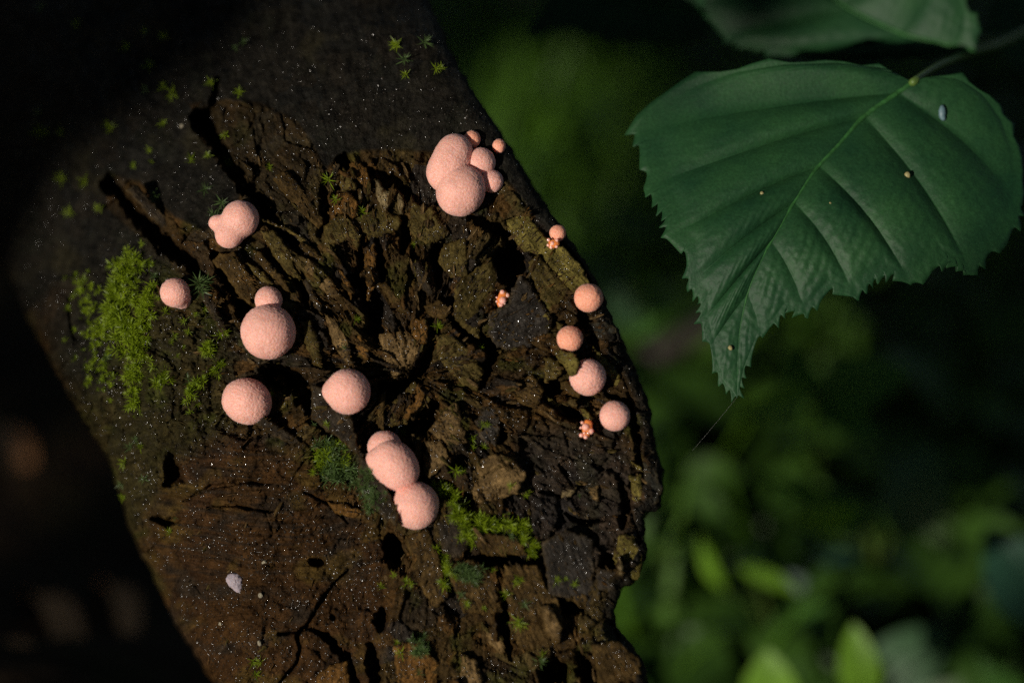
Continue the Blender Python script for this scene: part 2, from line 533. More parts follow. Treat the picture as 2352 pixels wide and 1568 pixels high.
CRACKS = [([(450, 262), (485, 310), (540, 395), (590, 465), (640, 528), (690, 575)], 1.9, 12), ([(500, 180), (492, 230), (475, 270)], 0.9, 6),
          ([(255, 415), (300, 480), (380, 560), (440, 605), (475, 660)], 1.9, 11), ([(495, 585), (530, 645), (560, 705), (575, 745)], 2.2, 12),
          ([(645, 835), (690, 880), (722, 940), (760, 1000)], 2.4, 12), ([(855, 730), (868, 775)], 2.4, 9),
          ([(878, 882), (930, 888), (968, 850), (990, 800)], 1.9, 10), ([(876, 985), (930, 985), (990, 975), (1003, 930)], 2.0, 10),
          ([(1024, 723), (1060, 750), (1100, 777), (1138, 800), (1115, 850), (1108, 885)], 1.6, 10), ([(1152, 980), (1145, 1015)], 1.8, 9),
          ([(1088, 1287), (1130, 1287), (1180, 1283), (1210, 1292)], 1.5, 9), ([(1149, 1315), (1155, 1400), (1161, 1470), (1172, 1510)], 1.4, 9),
          ([(1258, 1370), (1290, 1392), (1335, 1402)], 1.8, 9), ([(899, 1232), (904, 1265), (911, 1296)], 2.6, 14), ([(880, 1400), (872, 1442)], 1.8, 10),
          ([(801, 1306), (761, 1347), (735, 1382), (707, 1433), (682, 1459), (689, 1487), (682, 1520), (656, 1549), (636, 1580)], 0.45, 5),
          ([(705, 1437), (750, 1461), (772, 1487), (794, 1507), (812, 1553), (829, 1590)], 1.2, 8), ([(640, 1455), (680, 1448), (707, 1437)], 0.6, 4),
          ([(477, 1164), (545, 1160), (582, 1171), (635, 1175)], 0.45, 3), ([(390, 1050), (400, 1090), (385, 1110)], 2.2, 8),
          ([(352, 1190), (385, 1200), (410, 1196)], 1.3, 6), ([(845, 390), (861, 400), (890, 411), (915, 421), (931, 437), (937, 456)], 1.7, 8),
          ([(752, 400), (742, 460), (748, 510), (735, 540)], 1.2, 7), ([(1019, 556), (999, 583), (1003, 616), (1009, 655)], 1.5, 9),
          ([(868, 550), (874, 616), (882, 645)], 1.3, 8), ([(800, 640), (830, 650), (846, 690)], 1.8, 9), ([(930, 500), (935, 540), (925, 575)], 1.4, 8),
          ([(1148, 525), (1175, 560), (1203, 592)], 1.3, 8), ([(1085, 500), (1130, 520), (1155, 535)], 1.6, 8), ([(560, 640), (600, 672)], 0.8, 6),
          ([(820, 560), (833, 600), (815, 640)], 1.1, 7), ([(660, 600), (700, 660), (705, 700)], 1.4, 8), ([(1330, 1500), (1345, 1540), (1365, 1590)], 1.8, 10),
          ([(420, 1150), (480, 1120), (560, 1105), (640, 1115)], 0.5, 2.5), ([(700, 1130), (760, 1160), (800, 1200)], 0.5, 2.5),
          ([(850, 1480), (858, 1530), (870, 1600)], 1.6, 9), ([(1300, 1180), (1340, 1200), (1395, 1190)], 0.8, 4), ([(1420, 1100), (1440, 1150), (1430, 1210)], 1.1, 6),
          ([(1240, 910), (1275, 930), (1318, 948), (1340, 975)], 1.2, 6), ([(1390, 900), (1440, 930), (1462, 990), (1468, 1060)], 1.2, 6),
          ([(600, 850), (640, 862)], 1.2, 6), ([(1330, 700), (1345, 740), (1372, 800)], 1.5, 7)]
for i, (pl, w, dp) in enumerate(CRACKS):
    carve(pl, w, dp, i)
for i, a in enumerate([(470, 280, 3.0, 12, 1.2, 0.9), (255, 425, 2.6, 10), (1172, 612, 4.2, 14, 1.3, 0.6), (1268, 893, 3.0, 9), (1308, 948, 1.8, 7, 1.5, 0.5),
                       (1274, 1545, 4.0, 14), (790, 372, 2.0, 8), (729, 1290, 1.2, 5, 1.6), (765, 1418, 0.7, 4), (1187, 1270, 1.4, 8), (975, 935, 3.2, 8),
                       (890, 900, 3.0, 8), (860, 700, 2.6, 8, 1.5, 1.2), (1030, 700, 2.0, 5), (640, 870, 3.0, 9, 1.6, 0.7), (1420, 1440, 3, 8), (1215, 880, 2, 5),
                       (1395, 1290, 2.2, 6), (1060, 1060, 2.4, 7), (1075, 1150, 2.0, 7)]):
    pit(*a, seed=i)
Zs = Z.copy()                    # carried surface: trunk plus the pieces lying on it
def samp(px, py, grid=None):
    g = Zs if grid is None else grid
    i = np.clip(((np.asarray(py) - gy[0]) / STEP).round().astype(int), 0, len(gy) - 1)
    j = np.clip(((np.asarray(px) - gx[0]) / STEP).round().astype(int), 0, len(gx) - 1)
    return g[i, j]
def area_z(px, py, r, q=60, grid=None):
    a = np.linspace(0, 2 * math.pi, 13)[:-1]
    xs = np.concatenate([[px]] + [px + r * f * np.cos(a) for f in (0.4, 0.8, 1.0)]); ys = np.concatenate([[py]] + [py + r * f * np.sin(a) for f in (0.4, 0.8, 1.0)])
    return float(np.percentile(samp(xs, ys, grid), q))

# colour of the wood itself
def lerp(a, b, t):
    return a + (np.asarray(b) - a) * t[..., None]
C = np.zeros(GX.shape + (3,)) + np.array([0.050, 0.029, 0.010])
C = lerp(C, (0.075, 0.052, 0.018), sstep(0.55, 0.95, crand(cid, 5)))
C = lerp(C, (0.028, 0.022, 0.017), sstep(0.55, 0.9, crand(cid, 6)))
C = lerp(C, (0.095, 0.048, 0.014), 0.8 * sstep(0.7, 0.95, crand(gid, 6)))
C = lerp(C, (0.052, 0.024, 0.008), lowleft * 0.85)
C = lerp(C, (0.030, 0.020, 0.012), lowleft * sstep(0.05, 0.5, fbm2(GX / 120, GY / 60, 150, 3)))
C = lerp(C, (0.026, 0.017, 0.010), LLM * 0.8 * sstep(0.0, 0.35, perlin2(GX / 140, LLY / 11, 33)))
C = lerp(C, (0.085, 0.052, 0.012), lowleft * 0.8 * sstep(0.1, 0.5, fbm2(GX / 110, GY / 90, 154, 3)))
C = lerp(C, (0.030, 0.026, 0.009), mossy * 0.85)
C = lerp(C, (0.050, 0.055, 0.010), 0.6 * sstep(0.15, 0.5, fbm2(GX / 100, GY / 100, 158, 3)) * (1 - lowleft))
grey = polymask([(1180, 1000), (1300, 980), (1420, 1010), (1480, 1100), (1420, 1280), (1350, 1330), (1240, 1300), (1200, 1150)], 40)
C = lerp(C, (0.030, 0.025, 0.022), grey * 0.75)
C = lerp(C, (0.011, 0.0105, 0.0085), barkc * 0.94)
C = lerp(C, (0.024, 0.020, 0.010), barkc * 0.7 * sstep(0.2, 0.6, fbm2(GX / 130, GY / 130, 171, 3)))
C = lerp(C, (0.024, 0.018, 0.009), 0.75 * polymask([(430, 235), (600, 235), (690, 280), (745, 400), (720, 520), (640, 520), (555, 440)], 30) * (1 - barkc))
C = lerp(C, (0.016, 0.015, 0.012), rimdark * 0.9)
C *= 0.62

log = empty('rotten_log', Wd(at(940, 900, -60))[0])
tag(log, 'wet rotting log with a crumbling broken end and black bark', 'log')

def build_trunk():
    global Z
    fine = ragged(OUT, 4, 4.5, 200, 24)
    band = (D < 1.2) & (D > -2.6)
    P = np.stack([GX[band], GY[band]], 1)
    near = np.zeros((len(P), 2)); best = np.full(len(P), 1e9)
    for kx in range(0, len(fine), 1):
        a = fine[kx]; b = fine[(kx + 1) % len(fine)]
        if max(a[0], b[0]) < gx[0] - 40 or max(a[1], b[1]) < gy[0] - 40 or min(a[1], b[1]) > gy[-1] + 40:
            continue
        m = (np.abs(P[:, 0] - a[0]) < 40) & (np.abs(P[:, 1] - a[1]) < 40)
        if not m.any():
            continue
        d, q, _ = seg_dist(P[m], np.array([a, b]))
        idx = np.where(m)[0]
        u = d < best[idx]
        best[idx[u]] = d[u]; near[idx[u]] = q[u]
    inn = inside(P, fine)
    XX = GX.copy(); YY = GY.copy(); ZZ = Z.copy()
    keep = D > 0
    mb = np.where(band.ravel())[0]
    outm = ~inn & (best < 1e8)
    xr = XX.ravel(); yr = YY.ravel(); zr = ZZ.ravel()
    o = mb[outm]
    xr[o] = near[outm, 0]; yr[o] = near[outm, 1]
    zr[o] = zr[o] - np.clip(best[outm] * 0.1, 0, 2) * 26
    kr = keep.ravel()
    kr[mb] = True
    kr[mb[~inn & (best > 15)]] = False
    kr[mb[inn]] = True
    XX = xr.reshape(GX.shape); YY = yr.reshape(GX.shape); ZZ = zr.reshape(GX.shape); K = kr.reshape(GX.shape)
    q = K[:-1, :-1] & K[1:, :-1] & K[:-1, 1:] & K[1:, 1:]
    idx = np.arange(GX.size).reshape(GX.shape)
    F = np.stack([idx[:-1, :-1][q], idx[1:, :-1][q], idx[1:, 1:][q], idx[:-1, 1:][q]], 1)
    used = np.unique(F)
    rm = np.full(GX.size, -1); rm[used] = np.arange(len(used))
    V = Wd(at(XX.ravel()[used], YY.ravel()[used], ZZ.ravel()[used]))
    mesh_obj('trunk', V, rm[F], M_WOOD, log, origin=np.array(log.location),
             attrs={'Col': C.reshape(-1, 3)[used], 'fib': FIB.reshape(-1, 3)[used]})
build_trunk()

# hidden length of the log, running back and down to the soil
def build_length():
    c0 = Wd(at(700, 640, -62))[0]
    ax = np.array([-0.45, 0.57, -0.68]); ax = RGT * ax[0] + UPV * ax[1] - FWD * ax[2]
    c1 = c0 + ax * 1.1; c1[2] = 0.035
    ax = (c1 - c0) / np.linalg.norm(c1 - c0)
    u = np.cross(ax, [0, 0, 1]); u /= np.linalg.norm(u); w = np.cross(u, ax)
    V = []; n, mth = 44, 48
    for i in range(n + 1):
        for j in range(mth):
            t = j / mth * 2 * math.pi
            r = 0.047 * (1 + 0.12 * float(perlin2(np.array([i * 0.3]), np.array([math.cos(t) * 1.5 + math.sin(t)]), 7)[0]))
            V.append(c0 + (c1 - c0) * i / n + r * (math.cos(t) * u + math.sin(t) * w))
    F = [[i * mth + j, i * mth + (j + 1) % mth, (i + 1) * mth + (j + 1) % mth, (i + 1) * mth + j] for i in range(n) for j in range(mth)]
    F.append(list(range(mth))[::-1]); F.append(list(range(n * mth, (n + 1) * mth)))
    V = np.array(V)
    mesh_obj('bark_length', V, F, M_WOOD, log, attrs={'Col': np.full((len(V), 3), 0.008), 'fib': np.zeros((len(V), 3))})
build_length()

# ------------------------------------------------------------------ wood pieces standing out of the rotten end
TONE = {'olive': (0.075, 0.055, 0.016), 'tan': (0.14, 0.088, 0.036), 'orange': (0.115, 0.055, 0.014), 'brown': (0.060, 0.036, 0.012),
        'dark': (0.026, 0.020, 0.014), 'grey': (0.034, 0.029, 0.024), 'yellow': (0.135, 0.108, 0.026), 'pale': (0.16, 0.12, 0.06), 'barkgrey': (0.020, 0.020, 0.016)}
nchip = [0]
def chip(poly, tone='olive', lift=1.5, tilt=(0, 0), thick=5.0, grain=None, step=2.6, amp=3.2, name='wood_fragment', ridge=0.36):
    """poly in photograph px, lift mm above the rot around it, tilt = slope of the face (mm per mm, x right, y down)"""
    global Zs
    nchip[0] += 1
    sd = 300 + nchip[0] * 7
    A = np.asarray(poly, float)
    R = ragged(A, 2.5, amp, sd, 12)
    cx, cy = A.mean(0)
    pad = 4 * step
    xs = np.arange(R[:, 0].min() - pad, R[:, 0].max() + pad + step, step); ys = np.arange(R[:, 1].min() - pad, R[:, 1].max() + pad + step, step)
    X, Y = np.meshgrid(xs, ys)
    P = np.stack([X.ravel(), Y.ravel()], 1)
    d, q, _ = seg_dist(P, R, True)
    i = inside(P, R)
    # the plane of the rot beneath
    b = Z[(GX > xs[0]) & (GX < xs[-1]) & (GY > ys[0]) & (GY < ys[-1])]
    zb = float(np.percentile(b, 62))
    if grain is None:
        grain = math.atan2(cy - 860, cx - 945)
    c, s = math.cos(grain), math.sin(grain)
    al = ((P[:, 0] - cx) * c + (P[:, 1] - cy) * s) * 0.1; ac = (-(P[:, 0] - cx) * s + (P[:, 1] - cy) * c) * 0.1
    slope = -0.13 * 0
    z = zb + lift + (P[:, 0] - cx) * 0.1 * tilt[0] + (P[:, 1] - cy) * 0.1 * tilt[1]
    z = z + 0.55 * perlin2(P[:, 0] / 45, P[:, 1] / 45, sd) * 1.6 + ridge * perlin2(al / 5 + sd, ac / 0.9, sd + 1) + 0.5 * ridge * perlin2(al / 2.5, ac / 0.4, sd + 2)
    z = z + 0.34 * fbm2(P[:, 0] / 11, P[:, 1] / 11, sd + 4, 3, 0.6)
    stepl = np.floor(al / 3.2 + 0.8 * perlin2(al / 3, ac / 1.5, sd + 3))
    z = z + 0.25 * np.sin(stepl * 12.9 + sd)
    di = d * 0.1
    z = np.where(i, z - 0.7 * np.exp(-di / 0.35), z - 0.7 - np.clip(di * 7.0, 0, thick))
    xx = np.where(i, P[:, 0], q[:, 0] + (cx - q[:, 0]) * np.clip(di - 0.3, 0, 1) * 0.12)
    yy = np.where(i, P[:, 1], q[:, 1] + (cy - q[:, 1]) * np.clip(di - 0.3, 0, 1) * 0.12)
    kp = (i | (d < step * 3)).reshape(X.shape)
    qd = kp[:-1, :-1] & kp[1:, :-1] & kp[:-1, 1:] & kp[1:, 1:]
    idx = np.arange(X.size).reshape(X.shape)
    F = np.stack([idx[:-1, :-1][qd], idx[1:, :-1][qd], idx[1:, 1:][qd], idx[:-1, 1:][qd]], 1)
    used = np.unique(F)
    rm = np.full(X.size, -1); rm[used] = np.arange(len(used))
    base = np.array(TONE[tone]) * (0.70 + 0.25 * random.random())
    cc = base[None] * (1 + 0.35 * perlin2(al / 6, ac / 1.2, sd + 6))[:, None]
    edge = np.exp(-di / 0.5)[:, None] * (0.5 + 0.5 * (perlin2(P[:, 0] / 14, P[:, 1] / 14, sd + 8) > 0))[:, None]
    cc = cc + (np.array([0.09, 0.055, 0.014]) - cc) * 0.4 * edge
    V = Wd(at(xx, yy, z))
    mesh_obj(name, V[used], rm[F], M_WOOD, log, attrs={'Col': cc[used], 'fib': np.stack([al, ac * 1.5, al * 0], 1)[used]})
    m = (GX > xs[0]) & (GX < xs[-1]) & (GY > ys[0]) & (GY < ys[-1])
    pin = np.stack([GX[m], GY[m]], 1)
    ii = inside(pin, R)
    zz = Zs[m]
    zg = z.reshape(X.shape)
    zt = zg[np.clip(((pin[:, 1] - ys[0]) / step).round().astype(int), 0, len(ys) - 1), np.clip(((pin[:, 0] - xs[0]) / step).round().astype(int), 0, len(xs) - 1)]
    zz[ii] = np.maximum(zz[ii], zt[ii])
    Zs[m] = zz

CHIPS = [
 ([(1043, 921), (1055, 936), (1070, 999), (1073, 1015), (1059, 1029), (1029, 1021), (983, 988), (1002, 964)], 'tan', 2.5, (-0.15, 0.1), 0.2),
 ([(977, 1013), (1013, 1010), (1032, 1048), (1021, 1070), (985, 1100), (973, 1070)], 'tan', 2.0, (0.2, 0.15), 1.2),
 ([(1093, 1061), (1136, 1041), (1177, 1051), (1193, 1072), (1210, 1085), (1190, 1132), (1160, 1142), (1106, 1159), (1086, 1145), (1083, 1125), (1099, 1098)], 'tan', 2.6, (0.1, 0.05), -0.4),
 ([(1093, 1061), (1136, 1041), (1177, 1051), (1170, 1070), (1110, 1092)], 'tan', 3.8, (-0.1, -0.2), -0.4),
 ([(871, 767), (936, 758), (964, 791), (966, 816), (947, 843), (906, 871), (890, 860), (876, 810)], 'tan', 1.0, (0.25, 0.1), 1.5),
 ([(942, 734), (975, 731), (985, 750), (980, 789), (966, 791), (947, 769)], 'orange', 2.5, (0.2, 0.1), 1.2),
 ([(882, 931), (920, 912), (950, 876), (985, 890), (988, 920), (969, 942), (939, 964), (936, 975), (876, 980)], 'olive', 1.5, (0.25, 0.15), 1.3),
 ([(945, 905), (962, 880), (985, 892), (970, 925), (938, 968), (925, 960)], 'orange', 2.6, (0.2, 0.2), 1.9),
 ([(1045, 653), (1127, 591), (1137, 612), (1145, 642), (1139, 665), (1106, 708), (1102, 780), (1076, 763), (1041, 728)], 'olive', 2.0, (-0.25, 0.1), -0.9),
 ([(1176, 663), (1197, 630), (1217, 650), (1244, 692), (1272, 732), (1262, 765), (1233, 775), (1217, 814), (1143, 798), (1121, 767), (1123, 720), (1166, 696)], 'grey', 2.4, (-0.2, -0.05), -0.5),
 ([(1140, 470), (1175, 452), (1217, 500), (1256, 545), (1297, 569), (1336, 612), (1354, 653), (1344, 681), (1311, 669), (1276, 630), (1237, 585), (1201, 575), (1168, 530)], 'yellow', 2.2, (0.2, 0.1), 0.85),
 ([(1213, 599), (1237, 585), (1311, 665), (1295, 689), (1276, 702), (1246, 691), (1237, 669), (1217, 630)], 'olive', 1.6, (-0.1, 0.1), 0.9),
 ([(1273, 807), (1288, 803), (1317, 812), (1332, 831), (1323, 858), (1310, 866), (1295, 840), (1277, 822)], 'yellow', 6.2, (0.3, 0.0), 1.0),
 ([(1250, 818), (1284, 829), (1293, 857), (1273, 873), (1252, 879)], 'olive', 2.0, (0.1, 0.1), 0.6),
 ([(1286, 875), (1312, 875), (1337, 903), (1332, 916), (1317, 910), (1291, 892)], 'brown', 3.2, (0.2, 0.1), 0.9),
 ([(1361, 796), (1393, 822), (1420, 857), (1439, 886), (1442, 903), (1426, 901), (1398, 866), (1369, 827)], 'yellow', 1.0, (0, 0), 0.9),
 ([(1347, 739), (1387, 735), (1420, 755), (1398, 781), (1385, 789), (1365, 768)], 'barkgrey', 1.0, (0.1, 0), 0.9),
 ([(1277, 739), (1297, 744), (1292, 760), (1280, 756)], 'olive', 2.0, (0, 0), 0.8),
 ([(1251, 906), (1288, 925), (1286, 934), (1260, 925)], 'yellow', 2.0, (0, 0), 0.5),
 ([(1330, 938), (1345, 936), (1365, 960), (1350, 964)], 'yellow', 2.4, (0, 0), 0.8),
 ([(1160, 1297), (1237, 1297), (1254, 1344), (1284, 1381), (1294, 1444), (1284, 1478), (1234, 1491), (1193, 1501), (1180, 1428), (1153, 1344)], 'brown', 3.0, (-0.15, -0.05), 1.2),
 ([(1240, 1390), (1262, 1385), (1292, 1440), (1284, 1478), (1256, 1450)], 'tan', 4.2, (0.1, -0.05), 1.2),
 ([(1022, 1297), (1086, 1283), (1143, 1320), (1156, 1404), (1136, 1414), (1066, 1407), (1046, 1357)], 'brown', 2.4, (-0.15, -0.05), 1.1),
 ([(1089, 1240), (1099, 1223), (1177, 1229), (1207, 1256), (1214, 1276), (1180, 1273), (1160, 1280), (1106, 1273)], 'brown', 3.0, (0, -0.1), 1.0),
 ([(1244, 1243), (1300, 1215), (1361, 1236), (1368, 1297), (1365, 1354), (1355, 1404), (1321, 1377), (1261, 1364), (1254, 1310)], 'grey', 2.4, (-0.1, -0.1), 1.2),
 ([(1422, 1226), (1455, 1229), (1476, 1276), (1469, 1327), (1442, 1344), (1425, 1320), (1408, 1283)], 'yellow', 1.2, (0, -0.1), 1.3),
 ([(1368, 1303), (1415, 1310), (1412, 1357), (1371, 1354)], 'grey', 1.5, (0, 0), 1.4),
 ([(1113, 1438), (1153, 1458), (1163, 1498), (1146, 1501), (1123, 1478)], 'tan', 1.8, (0, 0), 1.2),
 ([(800, 376), (824, 372), (845, 388), (853, 427), (845, 435), (826, 420)], 'orange', 1.6, (0.1, 0.2), 1.5),
 ([(788, 384), (800, 395), (821, 428), (821, 435), (786, 439), (777, 421)], 'olive', 1.6, (0.1, 0.2), 1.5),
 ([(773, 443), (806, 441), (820, 464), (822, 491), (810, 505), (798, 489), (769, 493), (765, 470)], 'orange', 2.0, (0.1, 0.15), 1.6),
 ([(743, 519), (769, 499), (790, 491), (814, 511), (829, 540), (822, 573), (798, 550), (779, 562), (745, 558)], 'olive', 2.4, (0.1, 0.25), 1.1),
 ([(857, 411), (870, 415), (884, 435), (906, 437), (904, 456), (888, 491), (880, 487), (866, 460)], 'pale', 2.0, (0.2, 0.2), 1.3),
 ([(908, 431), (923, 445), (931, 470), (927, 495), (917, 491), (911, 460)], 'pale', 1.6, (0.2, 0.1), 1.4),
 ([(825, 431), (833, 437), (831, 470), (822, 468)], 'pale', 2.0, (0, 0.1), 1.6),
 ([(825, 484), (880, 480), (921, 499), (919, 529), (880, 542), (841, 554), (829, 531)], 'olive', 1.4, (0, 0.2), 1.2),
 ([(941, 464), (997, 476), (1032, 534), (1017, 550), (978, 562), (943, 538)], 'olive', 1.6, (0, 0.15), 1.0),
 ([(839, 577), (861, 558), (866, 597), (857, 620), (837, 614)], 'orange', 2.0, (0.2, 0.1), 1.5),
 ([(1021, 558), (1071, 546), (1075, 636), (1036, 636), (1005, 601)], 'olive', 1.6, (0.1, 0.1), 1.4),
 ([(598, 531), (630, 529), (656, 561), (673, 593), (677, 615), (697, 645), (664, 632), (624, 582)], 'olive', 2.6, (0.1, 0.1), 0.9),
 ([(581, 574), (604, 582), (634, 621), (652, 638), (671, 675), (656, 668), (613, 625), (585, 593)], 'brown', 2.4, (0.1, 0.1), 0.9),
 ([(484, 600), (506, 582), (536, 578), (566, 615), (591, 658), (576, 700), (548, 679), (514, 625)], 'brown', 3.2, (0.2, 0.05), 0.95),
 ([(566, 602), (596, 615), (632, 653), (604, 655), (576, 621)], 'olive', 2.0, (0.1, 0.1), 0.85),
 ([(697, 615), (707, 595), (733, 608), (768, 651), (785, 681), (763, 685), (720, 647)], 'tan', 2.6, (-0.1, 0.2), 0.85),
 ([(774, 615), (795, 630), (813, 664), (806, 690), (785, 642)], 'orange', 2.0, (0.1, 0.1), 1.2),
 ([(845, 636), (869, 621), (864, 657), (845, 690)], 'orange', 1.6, (0.1, 0.1), 1.8),
 ([(591, 501), (624, 509), (664, 524), (703, 546), (718, 574), (699, 561), (667, 535)], 'olive', 2.0, (0, 0.2), 0.5),
 ([(825, 1050), (863, 1059), (874, 1086), (890, 1125), (906, 1153), (917, 1184), (913, 1209), (890, 1194), (845, 1155), (822, 1106)], 'dark', 6.5, (0.35, 0.1), 1.0),
 ([(715, 882), (742, 890), (764, 914), (770, 939), (797, 942), (807, 953), (827, 1048), (791, 1016), (717, 964)], 'dark', 5.0, (0.25, 0.05), 1.1),
 ([(1445, 1092), (1471, 1090), (1478, 1130), (1480, 1163), (1457, 1158), (1450, 1130)], 'yellow', 1.0, (0, 0), 1.5),
 ([(1478, 1060), (1505, 1069), (1522, 1121), (1511, 1158), (1487, 1172), (1480, 1144)], 'barkgrey', 1.0, (0, 0), 1.4),
 ([(1290, 1125), (1314, 1116), (1328, 1118), (1323, 1130), (1309, 1142), (1290, 1142)], 'pale', 1.6, (0, 0), -0.3),
 ([(1337, 1118), (1375, 1114), (1377, 1151), (1363, 1144), (1351, 1130)], 'tan', 1.4, (0, 0), -0.1),
 ([(1422, 1280), (1431, 1292), (1431, 1320), (1422, 1320)], 'pale', 3.4, (0, 0), 1.5),
 ([(1450, 1060), (1475, 1072), (1479, 1083), (1462, 1077)], 'yellow', 2.0, (0, 0), 0.6),
 ([(870, 905), (886, 900), (882, 990), (868, 980)], 'brown', 1.4, (0, 0), 1.5),
 ([(690, 740), (712, 735), (735, 790), (742, 850), (722, 840), (700, 790)], 'olive', 1.8, (0.1, 0.1), 1.2),
 ([(745, 720), (768, 730), (800, 780), (815, 840), (790, 830), (765, 790)], 'tan', 1.8, (0.1, 0.1), 1.15),
 ([(810, 770), (828, 765), (850, 800), (846, 830), (826, 815)], 'orange', 1.8, (0.1, 0.1), 1.2),
 ([(1000, 770), (1035, 765), (1085, 810), (1110, 850), (1098, 900), (1060, 880), (1010, 830)], 'olive', 1.8, (-0.1, 0.1), 0.75),
 ([(1110, 935), (1140, 930), (1150, 985), (1140, 1030), (1105, 1010), (1090, 970)], 'grey', 1.6, (-0.1, 0.1), 1.0),
 ([(970, 700), (1010, 690), (1040, 715), (1020, 735), (985, 728)], 'brown', 1.8, (0.1, 0), 0.4),
 ([(1180, 870), (1225, 860), (1250, 895), (1235, 940), (1190, 925)], 'brown', 1.4, (0, 0.1), 0.6),
 ([(1000, 1210), (1040, 1150), (1075, 1190), (1088, 1230), (1060, 1285), (1015, 1270)], 'dark', 1.6, (0, 0), 1.2),
 ([(930, 1230), (985, 1215), (1015, 1290), (1030, 1370), (1000, 1400), (955, 1330)], 'brown', 1.2, (0, 0), 1.35),
 ([(770, 1520), (800, 1515), (806, 1590), (720, 1600), (730, 1545)], 'orange', 1.6, (0, 0), 1.6),
 ([(900, 1480), (960, 1470), (1010, 1520), (1000, 1600), (920, 1600)], 'orange', 1.2, (0, 0), 1.5),
 ([(1060, 1500), (1090, 1510), (1112, 1560), (1085, 1600), (1055, 1560)], 'tan', 1.6, (0, 0), 1.2),
 ([(1360, 1480), (1420, 1470), (1470, 1515), (1480, 1600), (1380, 1600)], 'brown', 1.4, (0, 0), 1.0),
 ([(770, 375), (783, 380), (770, 420), (752, 435), (755, 400)], 'dark', 1.6, (0, 0), 1.6),
 ([(360, 655), (420, 690), (455, 720), (430, 735), (375, 700)], 'brown', 0.8, (0, 0), 0.6),
 ([(750, 1150), (800, 1160), (835, 1170), (815, 1190), (770, 1180)], 'orange', 1.6, (0, 0), 0.2),
]
for c in CHIPS:
    chip(c[0], c[1], c[2], c[3], grain=c[4])
# ridges of torn wood between the cracks, upper side of the break
for a, b, w, tone in [((452, 640), (520, 770), 22, 'dark'), ((560, 450), (600, 520), 16, 'dark'), ((640, 400), (740, 520), 40, 'brown'), ((300, 430), (420, 560), 26, 'dark'),
                      ((690, 560), (745, 600), 16, 'brown'), ((640, 690), (700, 800), 18, 'brown'), ((700, 640), (740, 720), 16, 'dark'), ((880, 650), (930, 720), 22, 'brown'),
                      ((950, 600), (990, 680), 26, 'dark'), ((1230, 700), (1262, 735), 12, 'yellow'), ((1300, 690), (1325, 720), 14, 'dark'), ((590, 960), (700, 1030), 26, 'dark')]:
    a = np.array(a, float); b = np.array(b, float)
    t = (b - a) / np.hypot(*(b - a)); n = np.array([t[1], -t[0]])
    pl = [a + n * w * .35, a + t * 8 + n * w * .5, (a + b) / 2 + n * w * .55, b + n * w * .3, b - n * w * .25, (a + b) / 2 - n * w * .5, a - n * w * .45]
    chip(pl, tone, 1.8, (random.uniform(-.2, .2), random.uniform(0, .2)), grain=math.atan2(t[1], t[0]), amp=3)

# small splinters and crumbs of rot
def splinter_meshes():
    out = []
    for k in range(8):
        n = 6
        L = random.uniform(1.2, 2.6); w = random.uniform(0.35, 0.9); h = random.uniform(0.25, 0.6)
        V = []; 
        for i in range(4):
            x = (i / 3 - 0.5) * L
            s = [0.55, 1, 0.9, 0.4][i]
            for (yy, zz) in ((-w, -h), (w, -h), (w * 0.8, h * 0.6), (0, h), (-w * 0.8, h * 0.5)):
                V.append((x + random.uniform(-.25, .25), yy * s * 0.5 + random.uniform(-.1, .1), zz * s * 0.5 + random.uniform(-.08, .08)))
        F = [[i * 5 + j, i * 5 + (j + 1) % 5, i * 5 + 5 + (j + 1) % 5, i * 5 + 5 + j] for i in range(3) for j in range(5)] + [[4, 3, 2, 1, 0], [15, 16, 17, 18, 19]]
        me = bpy.data.meshes.new('splinter')
        me.from_pydata([tuple(np.array(v) * 0.001) for v in V], [], F)
        a = me.attributes.new('Col', 'FLOAT_COLOR', 'POINT')
        c = np.ones((len(V), 4), np.float32); c[:, :3] = np.array(TONE[random.choice(['tan', 'olive', 'brown', 'orange', 'grey', 'yellow'])]) * 0.6
        a.data.foreach_set('color', c.ravel())
        b = me.attributes.new('fib', 'FLOAT_VECTOR', 'POINT')
        b.data.foreach_set('vector', np.array(V, np.float32).ravel())
        me.materials.append(M_WOOD)
        me.update()
        out.append(me)
    return out
SPL = splinter_meshes()
cand = 0
while cand < 290:
    px, py = random.uniform(420, 1480), random.uniform(370, 1560)
    j = int((px - gx[0]) / STEP); i = int((py - gy[0]) / STEP)
    if D[i, j] < 3 or bark[i, j] > 0.3 or (lowleft[i, j] > 0.5 and random.random() < 0.75):
        continue
    cand += 1
    o = bpy.data.objects.new('wood_splinter', SPL[cand % 8])
    link(o, log)
    p = Wd(at(px, py, float(samp(px, py)) + 0.15))[0]
    o.location = Vector(p) - log.location
    ang = math.atan2(-(py - 860), px - 945) + random.uniform(-.5, .5)
    R = Matrix((RGT, UPV, -FWD)).transposed()
    o.rotation_euler = (R @ Matrix.Rotation(ang, 3, 'Z') @ Matrix.Rotation(random.uniform(-.5, .5), 3, 'Y') @ Matrix.Rotation(random.uniform(-.6, .6), 3, 'X')).to_euler()
    s = random.uniform(0.5, 1.35)
    o.scale = (s * random.uniform(0.8, 1.6), s, s)

